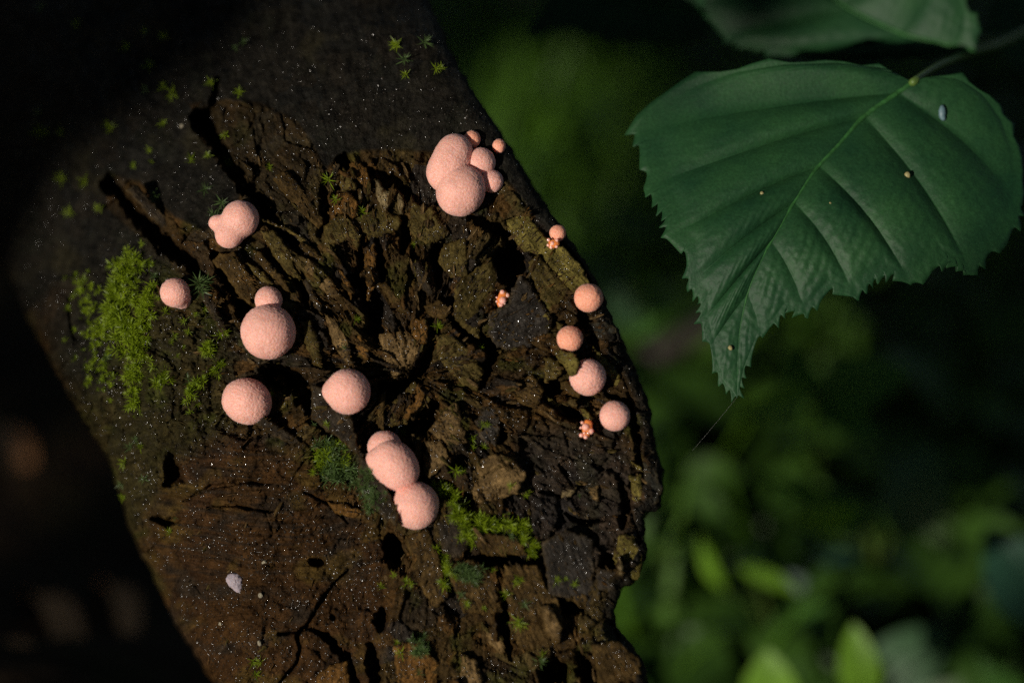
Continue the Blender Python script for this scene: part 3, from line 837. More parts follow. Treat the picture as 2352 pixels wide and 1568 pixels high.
# torn fibres, too many to count, lying along the grain
def fibres(n):
    G = np.random.default_rng(5)
    px = G.uniform(380, 1500, n * 2); py = G.uniform(360, 1600, n * 2)
    j = ((px - gx[0]) / STEP).astype(int); i = ((py - gy[0]) / STEP).astype(int)
    ok = (D[i, j] > 1.2) & (bark[i, j] < 0.4) & (G.uniform(0, 1, n * 2) < (1 - 0.7 * lowleft[i, j]) * np.clip(0.6 + 1.5 * perlin2(px / 70, py / 70, 420), 0.1, 1))
    px, py, i, j = px[ok], py[ok], i[ok], j[ok]
    m = len(px)
    ang = np.arctan2(-(py - 860), px - 945) + G.normal(0, 0.28, m)
    L = G.gamma(2.5, 0.45, m).clip(0.4, 3.2); w = G.uniform(0.06, 0.20, m)
    d = np.stack([np.cos(ang), np.sin(ang), G.normal(0.05, 0.22, m)], 1); d /= np.linalg.norm(d, axis=1)[:, None]
    sd = np.cross(d, [0, 0, 1.0]); sd /= np.linalg.norm(sd, axis=1)[:, None]; up = np.cross(sd, d)
    c = at(px, py, samp(px, py) + 0.05)
    V = np.zeros((m, 7, 3))
    a = c - d * (L * .5)[:, None]; b = c + d * (L * .12)[:, None]; e = c + d * (L * .5)[:, None] + sd * (w * G.normal(0, .6, m))[:, None]
    for q, (o, f) in enumerate(((a, 0.7), (b, 1.0))):
        V[:, q * 3] = o + sd * (w * f)[:, None]; V[:, q * 3 + 1] = o - sd * (w * f)[:, None]; V[:, q * 3 + 2] = o + up * (w * f * 1.1)[:, None]
    V[:, 6] = e
    T = np.array([[0, 1, 4], [0, 4, 3], [1, 2, 5], [1, 5, 4], [2, 0, 3], [2, 3, 5], [3, 4, 6], [4, 5, 6], [5, 3, 6]])
    F = (np.arange(m) * 7)[:, None, None] + T[None]
    cc = C[i, j] * G.uniform(0.8, 2.3, m)[:, None] + np.array([0.012, 0.007, 0.002]) * G.uniform(0, 2, m)[:, None]
    o = mesh_obj('torn_fibre', Wd(V.reshape(-1, 3)), F.reshape(-1, 3), M_WOOD, log, attrs={'Col': np.repeat(cc, 7, 0), 'fib': V.reshape(-1, 3)}, smooth=False)
    o['kind'] = 'stuff'
fibres(7000)

# fine beads of water glistening all over the wet wood
def dew(n):
    G = np.random.default_rng(77)
    px = G.uniform(60, 1520, n * 3); py = G.uniform(60, 1567, n * 3)
    j = ((px - gx[0]) / STEP).astype(int); i = ((py - gy[0]) / STEP).astype(int)
    keep = (D[i, j] > 1.0) & (G.uniform(0, 1, n * 3) < np.clip(0.58 + 1.9 * perlin2(px / 80, py / 80, 400), 0.08, 1) * (1 - 0.55 * bark[i, j]))
    px = px[keep][:n]; py = py[keep][:n]
    z = samp(px, py)
    c = at(px, py, z + 0.05)
    n = len(px)
    # surface normal, roughly, then scattered: every bead sits on its own crumb of wood
    gxz = (samp(px + 6, py) - samp(px - 6, py)) / 1.2; gyz = (samp(px, py + 6) - samp(px, py - 6)) / 1.2
    nr = np.stack([-0.5 * np.clip(gxz, -1, 1), 0.5 * np.clip(gyz, -1, 1), np.ones(n)], 1) + G.normal(0, 0.42, (n, 3)) * np.array([1, 1, 0.2])
    nr /= np.linalg.norm(nr, axis=1)[:, None]
    u = np.cross(nr, [0.3, 0.9, 0.1]); u /= np.linalg.norm(u, axis=1)[:, None]; w = np.cross(nr, u)
    r = G.uniform(0.07, 0.20, n) * (1 + 0.6 * (G.uniform(0, 1, n) > 0.95))
    V = np.zeros((n, 7, 3))
    V[:, 0] = c + nr * (r * 0.30)[:, None]
    for k in range(6):
        t = k * math.pi / 3
        V[:, 1 + k] = c + r[:, None] * (math.cos(t) * u + math.sin(t) * w) - nr * (r * 0.05)[:, None]
    base = (np.arange(n) * 7)[:, None]
    F = np.concatenate([base + np.array([[0, 1 + k, 1 + (k + 1) % 6]]) for k in range(6)])
    m, nt, bs = nodes_of('water_film')
    bs.inputs['Base Color'].default_value = (0.02, 0.015, 0.01, 1)
    bs.inputs['Roughness'].default_value = 0.2
    bs.inputs['IOR'].default_value = 1.45
    o = mesh_obj('dew', Wd(V.reshape(-1, 3)), F, m, log)
    o['kind'] = 'stuff'
dew(26000)

# ------------------------------------------------------------------ slime moulds
def ico(sub):
    bm = bmesh.new()
    bmesh.ops.create_icosphere(bm, subdivisions=sub, radius=1.0)
    V = np.array([v.co[:] for v in bm.verts]); F = np.array([[v.index for v in f.verts] for f in bm.faces])
    bm.free()
    return V, F
ICO = {s: ico(s) for s in (2, 3, 4, 5, 6)}
def sdf_union(P, sph, k):
    d = None
    for c, r in sph:
        e = (np.linalg.norm((P - np.array(c)) / np.array(r) * np.mean(r), axis=1) - np.mean(r)) if np.ndim(r) else np.linalg.norm(P - np.array(c), axis=1) - r
        if d is None:
            d = e
        else:
            h = np.clip(0.5 + 0.5 * (d - e) / k, 0, 1)
            d = d + (e - d) * h - k * h * (1 - h)
    return d
def blob(sph, k=0.8, sub=5, fuzz=0.1, seed=0, lumpy=0.12):
    """one continuous skin round a few balls; mm"""
    Dn, F = ICO[sub]
    w = np.array([np.mean(r) ** 3 for _, r in sph])
    c = (np.array([c for c, _ in sph]) * w[:, None]).sum(0) / w.sum()
    rmax = max(np.linalg.norm(np.array(cc) - c) + np.max(r) for cc, r in sph) * 1.1
    t = np.full(len(Dn), rmax)
    for _ in range(60):
        t -= 0.7 * sdf_union(c + Dn * t[:, None], sph, k)
        t = np.maximum(t, 0.02)
    P = c + Dn * t[:, None]
    t = t + lumpy * noise3(P, 0.35, seed) + fuzz * noise3(P, 2.3, seed + 1) + 0.6 * fuzz * noise3(P, 4.1, seed + 2)
    return c + Dn * t[:, None], F
MOULDS = []
def mould_z(px, py, r, sink=0.55):
    return area_z(px, py, r * 0.8, 70) + r * 0.1 * sink
def mould(label, balls, mat=M_PINK, sub=5, k=0.8, fuzz=0.14, sink=0.6, z=None, group=None, under=False):
    """balls: px, py, radius px (or (rx, ry)), extra height mm"""
    big = max(balls, key=lambda b: np.mean(b[2]))
    z0 = mould_z(big[0], big[1], np.mean(big[2]), sink) if z is None else z
    if under:                                    # sits on the wood itself, beneath a loose flake
        z0 = area_z(big[0], big[1], np.mean(big[2]) * 0.8, 55, Z) + np.mean(big[2]) * 0.1 * sink
    sph = []
    for b in balls:
        r = b[2]; e = b[3] if len(b) > 3 else 0
        r = np.array([r, r, r], float) if np.ndim(r) == 0 else np.array([r[0], r[1], (r[0] + r[1]) / 2], float)
        kk = (DIST - z0 - e) / DIST
        sph.append((at(b[0], b[1], z0 + e), r * 0.1 * kk))
    sd = 500 + len(MOULDS) * 13
    V, F = blob(sph, k, sub, fuzz, sd)
    o = mesh_obj('slime_mould', Wd(V), F, mat, origin=Wd(at(big[0], big[1], z0 - np.mean(big[2]) * 0.1))[0])
    tag(o, label, 'slime mould', group)
    MOULDS.append(o)
    return o, z0
mould('pale pink slime mould ball with a small side knob on the black bark plate', [(552, 503, 43), (527, 538, 33, 0.4), (498, 512, 19, -1.0)], k=1.3)
mould('pink slime mould ball beside the big green moss clump', [(402, 672, 34), (420, 690, 20, -2.4)], k=1.5)
_, zz = mould('largest single round pink slime mould ball', [(616, 762, 63)], sub=6, sink=0.8)
mould('half-hidden small pink ball tucked behind the largest round ball', [(617, 689, 32)], z=zz - 3.0)
mould('egg-shaped pink slime mould ball just below the mossy flank', [(556, 918, (46, 47)), (579, 925, (45, 46))], k=3.0, sub=6, sink=0.8)
mould('pink slime mould ball resting on a dark flake with a pointed foot', [(799, 899, 52), (757, 898, 14, -1.0)], k=2.2, sub=6, sink=0.9, under=True)
_, zz = mould('middle ball of three pressed against the mossy bark flake', [(898, 1060, 50), (916, 1080, 47, 0.3), (858, 1052, 14, 0.5)], k=2.0, sub=6, sink=0.75, under=True)
mould('topmost ball of three pressed against the mossy bark flake', [(884, 1028, 40)], z=zz - 2.8)
mould('lowest ball of three pressed against the mossy bark flake', [(954, 1160, 55)], k=2.0, sub=6, z=zz - 0.3)
mould('small coral ball above a tiny beaded orange lump near the bark rim', [(1281, 535, 19)], M_CORAL, sub=4, sink=0.9)
mould('coral ball half covered by the end of the olive rim strip', [(1352, 684, 33)], M_CORAL, sink=0.7, under=True)
mould('coral ball with an orange-tinted base above the olive flake', [(1309, 778, 30)], M_CORAL, sink=1.0)
mould('coral pink ball overlapped by the olive flake at its side', [(1350, 866, 42)], M_PINK, sub=6, sink=0.7, under=True)
mould('pink ball beside the beaded orange lump close to the crumbling rim', [(1412, 955, 35)], M_PINK, sink=0.95)
mould('tiny out-of-focus coral ball touching the many-lobed cluster', [(1084, 320, 20)], M_CORAL, sub=4, sink=0.3)
mould('tiny out-of-focus coral ball alone on the dark rim of the bark', [(1146, 336, (15, 17))], M_CORAL, sub=4, sink=0.3)
# the five-lobed cluster
zc = mould_z(1050, 400, 55, 0.75)
cl = empty('slime_mould_cluster', Wd(at(1060, 400, zc - 5))[0])
tag(cl, 'big cluster of merged pink slime mould lobes at the bark edge', 'slime mould')
def lobe(balls, k, sub, seed):
    sph = [(at(b[0], b[1], zc + b[3]), b[2] * 0.1) for b in balls]
    V, F = blob(sph, k, sub, 0.11, seed)
    mesh_obj('lobe', Wd(V), F, M_PINK, cl)
lobe([(1045, 348, 41, -0.6), (1032, 385, 46, -0.2), (1021, 403, 37, -0.4)], 2.5, 6, 901)
lobe([(1055, 444, 53, 1.2), (1064, 428, 49, 1.4)], 2.0, 6, 911)
lobe([(1104, 373, 34, -1.0)], 1.0, 5, 921)
lobe([(1130, 416, 26, -0.6), (1112, 412, 22, -1.2)], 1.4, 5, 931)

M_ORANGE = mat_simple('orange_jelly', (0.80, 0.24, 0.06), 0.25, 0.2, 1.0, sss=0.5)
M_BEAD = mat_simple('pink_bead', (0.86, 0.42, 0.34), 0.12, 0.12, 0.8, sss=0.6)
def beaded(label, px, py, lumps, beads, lift=0.6):
    z = area_z(px, py, 12, 60) + lift
    e = empty('beaded_slime_mould', Wd(at(px, py, z - 1))[0])
    tag(e, label, 'slime mould')
    V, F = blob([(at(px + a, py + b, z), r * 0.1) for a, b, r in lumps], 0.5, 4, 0.10, int(px), 0.2)
    mesh_obj('lump', Wd(V), F, M_ORANGE, e)
    for a, b, r, h in beads:
        V, F = blob([(at(px + a, py + b, z + h), r * 0.1)], 0.5, 3, 0.0, 3, 0.02)
        mesh_obj('bead', Wd(V), F, M_BEAD, e)
beaded('orange slime mould lump with pink beads between two wood plates', 1153, 688, [(0, 0, 13), (3, -12, 10), (-2, 10, 10)],
       [(2, 2, 8.5, 1.0), (1, -17, 6, .6), (12, -10, 6, .3), (-12, 4, 3, .8), (-12, -5, 2.6, .8), (-2, 13, 5, .8), (6, 8, 3.5, 1.0), (-6, 10, 3, 1.0)], 1.2)
beaded('orange slime mould lump with pink beads beside a pink ball near the rim', 1346, 985, [(4, -12, 11), (2, 0, 12), (0, 12, 9)],
       [(-1, -5, 8.5, .9), (11, 5, 7, .5), (-9, -15, 3.5, .8), (-12, -3, 3, .6), (-11, 14, 5, .5), (-1, 18, 5, .6), (-4, 9, 3.4, 1.0), (5, 9, 3.2, 1.0)], 1.2)
beaded('tiny orange slime mould lump under a small coral ball', 1270, 560, [(0, 0, 10), (7, -2, 8), (-4, 4, 7)],
       [(-10, -9, 4, .5), (-11, 3, 3.5, .5), (9, -8, 4, .6), (-1, -1, 5, .7), (8, 6, 4, .5), (-4, 8, 4, .5)], 1.2)

# white mould patches and pale crumbs
M_WHITE = mat_simple('white_mould', (0.30, 0.25, 0.28), 0.8, 0.15, 1.5, sss=0.3)
def crumb(label, name, px, py, parts, mat, cat, fuzz=0.1, lift=0.1):
    z = float(samp(px, py)) + lift
    V, F = blob([(at(px + a, py + b, z), np.array([r * .1, r * .1, r * .06])) for a, b, r in parts], 0.4, 4, fuzz, int(py), 0.2)
    return tag(mesh_obj(name, Wd(V), F, mat), label, cat)
crumb('fuzzy white mould patch on the red-brown wood', 'white_mould_patch', 540, 1334, [(0, 0, 18), (-6, -4, 15), (5, 10, 13), (8, 22, 6)], M_WHITE, 'mould', 0.28)
M_CRUMB = mat_simple('cream_crumb', (0.22, 0.19, 0.13), 0.8, 0.4, 2.5)
crumb('tiny pale crumb on the brown wood below the white mould', 'pale_crumb', 597, 1365, [(0, 0, 5), (3, 3, 3)], M_CRUMB, 'crumb', 0.25)
crumb('tiny pale crumb on the brown wood above the white mould', 'pale_crumb', 608, 1290, [(0, 0, 4), (-4, 1, 3)], M_CRUMB, 'crumb', 0.25)
crumb('tiny pale fleck beside the black hole in the bark', 'pale_crumb', 418, 290, [(0, 0, 6), (7, -2, 4)], M_CRUMB, 'crumb', 0.15)
crumb('tiny grey-white fleck low on the brown wood', 'pale_crumb', 595, 1474, [(0, 0, 4), (2, 5, 3)], M_CRUMB, 'crumb', 0.2)
crumb('tiny cream fleck at the foot of the red-brown wood', 'pale_crumb', 506, 1432, [(0, 0, 4)], M_CRUMB, 'crumb', 0.2)

# springtail on the block in the hollow
def springtail():
    z = float(samp(912, 992)) + 1.2
    e = empty('springtail', Wd(at(912, 992, z))[0])
    tag(e, 'tiny bluish springtail standing in the dark hollow', 'insect')
    mt = mat_simple('springtail_skin', (0.22, 0.25, 0.30), 0.3, 0.3, 3)
    V, F = blob([(at(912, 984 + 4 * i, z - 0.05 * i), 0.24 + 0.10 * math.sin(i * .9)) for i in range(5)], 0.2, 3, 0.0, 4, 0.02)
    mesh_obj('body', Wd(V), F, mt, e)
    for s in (-1, 1):
        pts = [at(912 + s * 2, 982, z + .1)[None], at(912 + s * 7, 977, z + .4)[None], at(912 + s * 13, 978, z + .6)[None]]
        tube('antenna', np.concatenate(pts), [0.06, 0.05, 0.03], mt, e, 5)
def tube(name, pts, rad, mat, parent=None, seg=6):
    pts = np.asarray(pts, float); n = len(pts)
    rad = np.broadcast_to(rad, n)
    t = np.gradient(pts, axis=0); t /= np.linalg.norm(t, axis=1)[:, None]
    ref = np.array([0.3, 0.2, 1.0]); V = []
    for i in range(n):
        u = np.cross(t[i], ref); u /= max(np.linalg.norm(u), 1e-6); w = np.cross(t[i], u)
        for j in range(seg):
            a = j / seg * 2 * math.pi
            V.append(pts[i] + rad[i] * (math.cos(a) * u + math.sin(a) * w))
    F = [[i * seg + j, i * seg + (j + 1) % seg, (i + 1) * seg + (j + 1) % seg, (i + 1) * seg + j] for i in range(n - 1) for j in range(seg)]
    F += [list(range(seg))[::-1], list(range((n - 1) * seg, n * seg))]
    return mesh_obj(name, Wd(np.array(V)), F, mat, parent)
springtail()

# ------------------------------------------------------------------ moss
def shoot_geo(L, n, spread, rs):
    """a moss shoot: a short stem with narrow pointed leaves; local mm, grows along +z"""
    V = []; F = []
    for i in range(n):
        h = L * (0.15 + 0.85 * i / n)
        a = i * 2.4 + rs.uniform(-.3, .3)
        up = spread * (1.15 - 0.75 * i / n) * rs.uniform(0.8, 1.2)
        ln = L * rs.uniform(0.6, 1.0) * (1.0 - 0.25 * i / n); w = ln * 0.05
        d = np.array([math.cos(a) * math.sin(up), math.sin(a) * math.sin(up), math.cos(up)])
        sd = np.cross(d, [0, 0, 1]); sd /= max(np.linalg.norm(sd), 1e-6)
        b = np.array([0, 0, h * 0.75])
        droop = np.array([math.cos(a), math.sin(a), -0.1]) * ln * 0.12
        p = [b - sd * w * .6, b + sd * w * .6, b + d * ln * .45 + sd * w, b + d * ln * .45 - sd * w, b + d * ln + droop]
        o = len(V)
        V += p; F += [[o, o + 1, o + 2, o + 3], [o + 3, o + 2, o + 4]]
    # stem
    o = len(V)
    for zz_ in (-0.6, L * 0.8):
        for j in range(3):
            V.append(np.array([math.cos(j * 2.1) * L * .03, math.sin(j * 2.1) * L * .03, zz_]))
    F += [[o + j, o + (j + 1) % 3, o + 3 + (j + 1) % 3, o + 3 + j] for j in range(3)]
    return np.array(V), F
def orient(d, roll):
    d = np.asarray(d, float); d /= np.linalg.norm(d)
    u = np.cross(d, [0.31, 0.2, 0.9]); u /= np.linalg.norm(u); w = np.cross(d, u)
    c, s = math.cos(roll), math.sin(roll)
    return np.stack([u * c + w * s, -u * s + w * c, d], 1)
MRS = random.Random(3)
def moss_clump(label, path, n, width, L, mat=M_MOSS, lean=(0, 0), leaves=20, name='moss_clump', group=None):
    V = []; F = []
    A = np.asarray(path, float)
    Rs = resample(A, 4, closed=False) if len(A) > 1 else A
    for i in range(n):
        c = Rs[MRS.randrange(len(Rs))]
        px = c[0] + MRS.gauss(0, width); py = c[1] + MRS.gauss(0, width)
        z = area_z(px, py, 3, 50)
        l = L * MRS.uniform(0.55, 1.25)
        v, f = shoot_geo(l, leaves, 1.15, MRS)
        d = (lean[0] + MRS.gauss(0, .45), lean[1] + MRS.gauss(0, .45), 0.8)
        v = v @ orient(d, MRS.uniform(0, 6)).T + at(px, py, z)
        o = len(V)
        V += list(v); F += [[q + o for q in ff] for ff in f]
    V = np.array(V)
    c = A.mean(0)
    o = mesh_obj(name, Wd(V), F, mat, origin=Wd(at(c[0], c[1], area_z(c[0], c[1], 4, 50)))[0], smooth=False)
    return tag(o, label, 'moss', group)
moss_clump('large bright green moss clump on the flank of the log', [(300, 610), (275, 680), (265, 730), (300, 760), (310, 800)], 150, 15, 2.6, lean=(-.3, .1))
moss_clump('thin moss trail running down below the large flank clump', [(320, 700), (345, 660), (325, 760), (305, 850), (312, 930), (300, 950)], 110, 10, 2.2, lean=(-.2, -.2))
moss_clump('short green moss tuft on the dark mossy flank near the egg-shaped ball', [(370, 868), (380, 855), (366, 885)], 14, 6, 2.0, lean=(.2, 0))
moss_clump('slanting green moss frond above the dark hollow', [(462, 810), (480, 800), (494, 790)], 16, 5, 2.0, lean=(-.3, -.3))
moss_clump('moss fringe along the rim of the flank toward the egg-shaped ball', [(430, 920), (455, 880), (490, 850), (520, 838)], 26, 6, 1.9, lean=(-.2, 0))
moss_clump('leafy moss cushion pressed beside the three pink balls', [(745, 1040), (760, 1080), (790, 1100), (770, 1060)], 70, 14, 2.4, mat=M_MOSSDARK, leaves=14)
moss_clump('bright moss sprigs growing on the leafy cushion', [(738, 1075), (755, 1030), (785, 1050)], 34, 14, 2.4)
moss_clump('dark moss covering the bark flake beside the three balls', [(815, 1085), (845, 1120), (860, 1150)], 46, 13, 1.9, mat=M_MOSSDARK)
moss_clump('curved green moss strand below the lowest of the three balls', [(1012, 1120), (1040, 1150), (1060, 1190), (1075, 1225), (1085, 1248)], 60, 5, 2.2, lean=(.1, .2))
moss_clump('brightest moss band along the top edge of a brown plate', [(1095, 1210), (1130, 1202), (1165, 1205), (1205, 1212)], 54, 6, 2.5, lean=(.2, .3))
moss_clump('moss tail hanging past the end of the brown plate', [(1210, 1225), (1216, 1250), (1222, 1270)], 18, 4, 2.0, lean=(.3, -.4))
moss_clump('moss line in the groove above the lower brown plates', [(1012, 1262), (1020, 1290), (1030, 1345)], 28, 5, 2.0)
moss_clump('pale hoary moss tuft on top of the lower brown plate', [(1055, 1300), (1080, 1325), (1095, 1335)], 34, 8, 2.0, mat=M_MOSSDARK)
moss_clump('pale moss streak low down on the dark wood', [(962, 1460), (965, 1490), (960, 1505)], 22, 5, 1.9, mat=M_MOSSDARK)
moss_clump('dark starry moss shoot beside the ball on the flank', [(459, 658)], 4, 2, 3.2, mat=M_MOSSDARK)
moss_clump('blurred moss film on the shaded flank', [(180, 640), (200, 720), (220, 800), (240, 900)], 120, 22, 1.5, mat=M_MOSS)
SHOOTS = []
for k in range(5):
    v, f = shoot_geo(1.9, 15, 1.25, MRS)
    me = bpy.data.meshes.new('moss_shoot')
    me.from_pydata([tuple(q * 0.001) for q in v], [], f)
    me.materials.append(M_MOSS if k < 4 else M_MOSSDARK)
    me.update()
    SHOOTS.append(me)
Rcam = Matrix((RGT, UPV, -FWD)).transposed()
def shoot(px, py, s, label, group):
    o = bpy.data.objects.new('moss_shoot', MRS.choice(SHOOTS))
    link(o)
    o.location = Vector(Wd(at(px, py, area_z(px, py, 3, 50)))[0])
    d = orient((MRS.gauss(0, .35), MRS.gauss(.1, .35), 1.0), MRS.uniform(0, 6))
    o.rotation_euler = (Rcam @ Matrix(d.tolist())).to_euler()
    o.scale = (s, s, s)
    tag(o, label, 'moss', group)
MARKS = [((1050, 1080), 'between the tan chips in the middle of the log end'), ((1110, 980), 'on the dark plate beside the long slanting crack'), ((1200, 1140), 'on the tan block above the moss band'),
         ((1060, 1370), 'on the narrower of the two lower brown plates'), ((1120, 1310), 'in the slit between the two lower brown plates'), ((1190, 1380), 'on the broad lower brown plate'), ((1240, 1515), 'below the broad lower brown plate'),
         ((1300, 1335), 'on the grey plate near the crumbling rim'), ((935, 1340), 'beside the black vertical slit'), ((920, 1490), 'low down next to the pale moss streak'), ((930, 990), 'above the three pressed pink balls'),
         ((1003, 752), 'beside the wet orange knob in the hollow'), ((805, 760), 'among the splinters above the dark hollow'), ((750, 985), 'below the ball with the pointed foot'), ((950, 560), 'under the big pink cluster'),
         ((290, 1060), 'on the edge of the flank below the moss trail'), ((390, 1205), 'in the pits at the edge of the red-brown wood'), ((420, 720), 'under the ball beside the big moss clump'), ((420, 800), 'on the black crumbly flank'),
         ((510, 765), 'beside the largest round ball'), ((345, 620), 'above the big moss clump'), ((250, 830), 'beside the thin moss trail'), ((590, 1530), 'at the foot of the red-brown wood'), ((440, 930), 'beside the egg-shaped ball'),
         ((500, 500), 'touching the ball with the side knob')]
def where(px, py):
    return min(MARKS, key=lambda m: math.hypot(m[0][0] - px, m[0][1] - py))[1]
ONFACE = [(948, 562, .7), (1003, 752, 1.1), (815, 735, .9), (793, 800, .7), (1107, 800, .8), (1108, 980, .9), (1120, 972, .8), (925, 992, 1.0), (940, 990, .8),
          (1045, 1080, 1.3), (1058, 1083, 1.1), (1083, 1003, 1.0), (1086, 1030, .8), (1110, 1028, .9), (1175, 1118, 1.0), (1205, 1140, .9), (1216, 1132, .7),
          (1053, 1234, 1.0), (1176, 1232, .8), (936, 1340, 1.1), (944, 1338, .9), (925, 1500, 1.2), (912, 1478, .9), (1060, 1363, 1.0), (1072, 1385, 1.0), (1110, 1310, 1.0),
          (1128, 1313, .8), (1168, 1364, 1.1), (1203, 1386, 1.1), (1190, 1425, 1.5), (1196, 1432, 1.2), (1184, 1338, .9), (1190, 1330, 1.1), (1240, 1522, 1.4), (1243, 1510, 1.1),
          (1276, 1333, 1.0), (1323, 1338, .9), (1300, 1330, .6), (905, 1320, .8), (880, 1350, .9), (960, 1550, 1.0), (1115, 1395, .7), (1330, 1140, .5), (1165, 1180, .6), (770, 1010, .9), (755, 975, .8), (722, 975, .7)]
for a in ONFACE:
    shoot(*a, 'small starry moss shoot ' + where(a[0], a[1]), 'moss shoots on the broken log end')
ONFLANK = [(290, 1058, 1.3), (300, 1030, 1.1), (322, 1030, 1.1), (332, 1100, 1.0), (285, 1140, 1.0), (280, 1110, 1.0), (400, 1188, .9), (390, 1225, .9), (400, 700, 1.0), (470, 705, 1.0), (450, 720, .7),
           (425, 735, 1.0), (380, 720, 1.0), (432, 760, .8), (400, 770, .8), (505, 770, 1.2), (515, 760, 1.0), (345, 830, 1.1), (352, 840, 1.0), (436, 880, 1.2), (395, 790, .7),
           (405, 820, .7), (330, 600, 1.0), (355, 635, .9), (350, 610, .8), (245, 820, 1.0), (262, 870, 1.0), (240, 760, 1.0), (585, 1550, 1.1), (600, 1520, 1.0), (580, 1515, 1.1), (470, 700, .6),
           (420, 800, .6), (450, 930, .9), (440, 945, .8), (500, 500, .8), (500, 505, .6), (620, 905, .9), (590, 480, .5), (325, 560, .9), (310, 1010, .9)]
for a in ONFLANK:
    shoot(*a, 'small green moss shoot ' + where(a[0], a[1]), 'moss shoots on the log flank')
for i in range(46):
    px, py = MRS.uniform(60, 560), MRS.uniform(10, 520)
    if MRS.random() < 0.25:
        px = MRS.uniform(560, 1080)
    if px > 900 and py > 200:
        py *= 0.4
    shoot(px, py, MRS.uniform(.8, 1.7), 'blurred moss shoot ' + min([((480, 230), 'beside the black hole in the bark'), ((270, 400), 'near the lower black pit in the bark'), ((150, 120), 'on the shaded far bark'),
          ((420, 470), 'on the black bark plate'), ((860, 60), 'on the bark above the big cluster'), ((380, 60), 'on the bark above the black hole'), ((120, 420), 'on the shaded bark above the big moss clump')],
          key=lambda m: math.hypot(m[0][0] - px, m[0][1] - py))[1], 'moss shoots on the black bark')

# ------------------------------------------------------------------ bramble leaves
def spline(pts, n):
    A = np.asarray(pts, float)
    t = np.concatenate([[0], np.cumsum(np.linalg.norm(np.diff(A, axis=0), axis=1))]); t /= t[-1]
    u = np.linspace(0, 1, n)
    # Catmull-Rom through the points
    out = []
    for x in u:
        i = min(max(np.searchsorted(t, x) - 1, 0), len(A) - 2)
        f = (x - t[i]) / max(t[i + 1] - t[i], 1e-9)
        p0 = A[max(i - 1, 0)]; p1 = A[i]; p2 = A[i + 1]; p3 = A[min(i + 2, len(A) - 1)]
        out.append(0.5 * ((2 * p1) + (-p0 + p2) * f + (2 * p0 - 5 * p1 + 4 * p2 - p3) * f * f + (-p0 + 3 * p1 - 3 * p2 + p3) * f ** 3))
    return np.array(out)
def along(curve, arc, u):
    return np.stack([np.interp(u, arc, curve[:, 0]), np.interp(u, arc, curve[:, 1])], 1)
def arcs(curve):
    a = np.concatenate([[0], np.cumsum(np.hypot(*np.diff(curve, axis=0).T))])
    return a / a[-1]
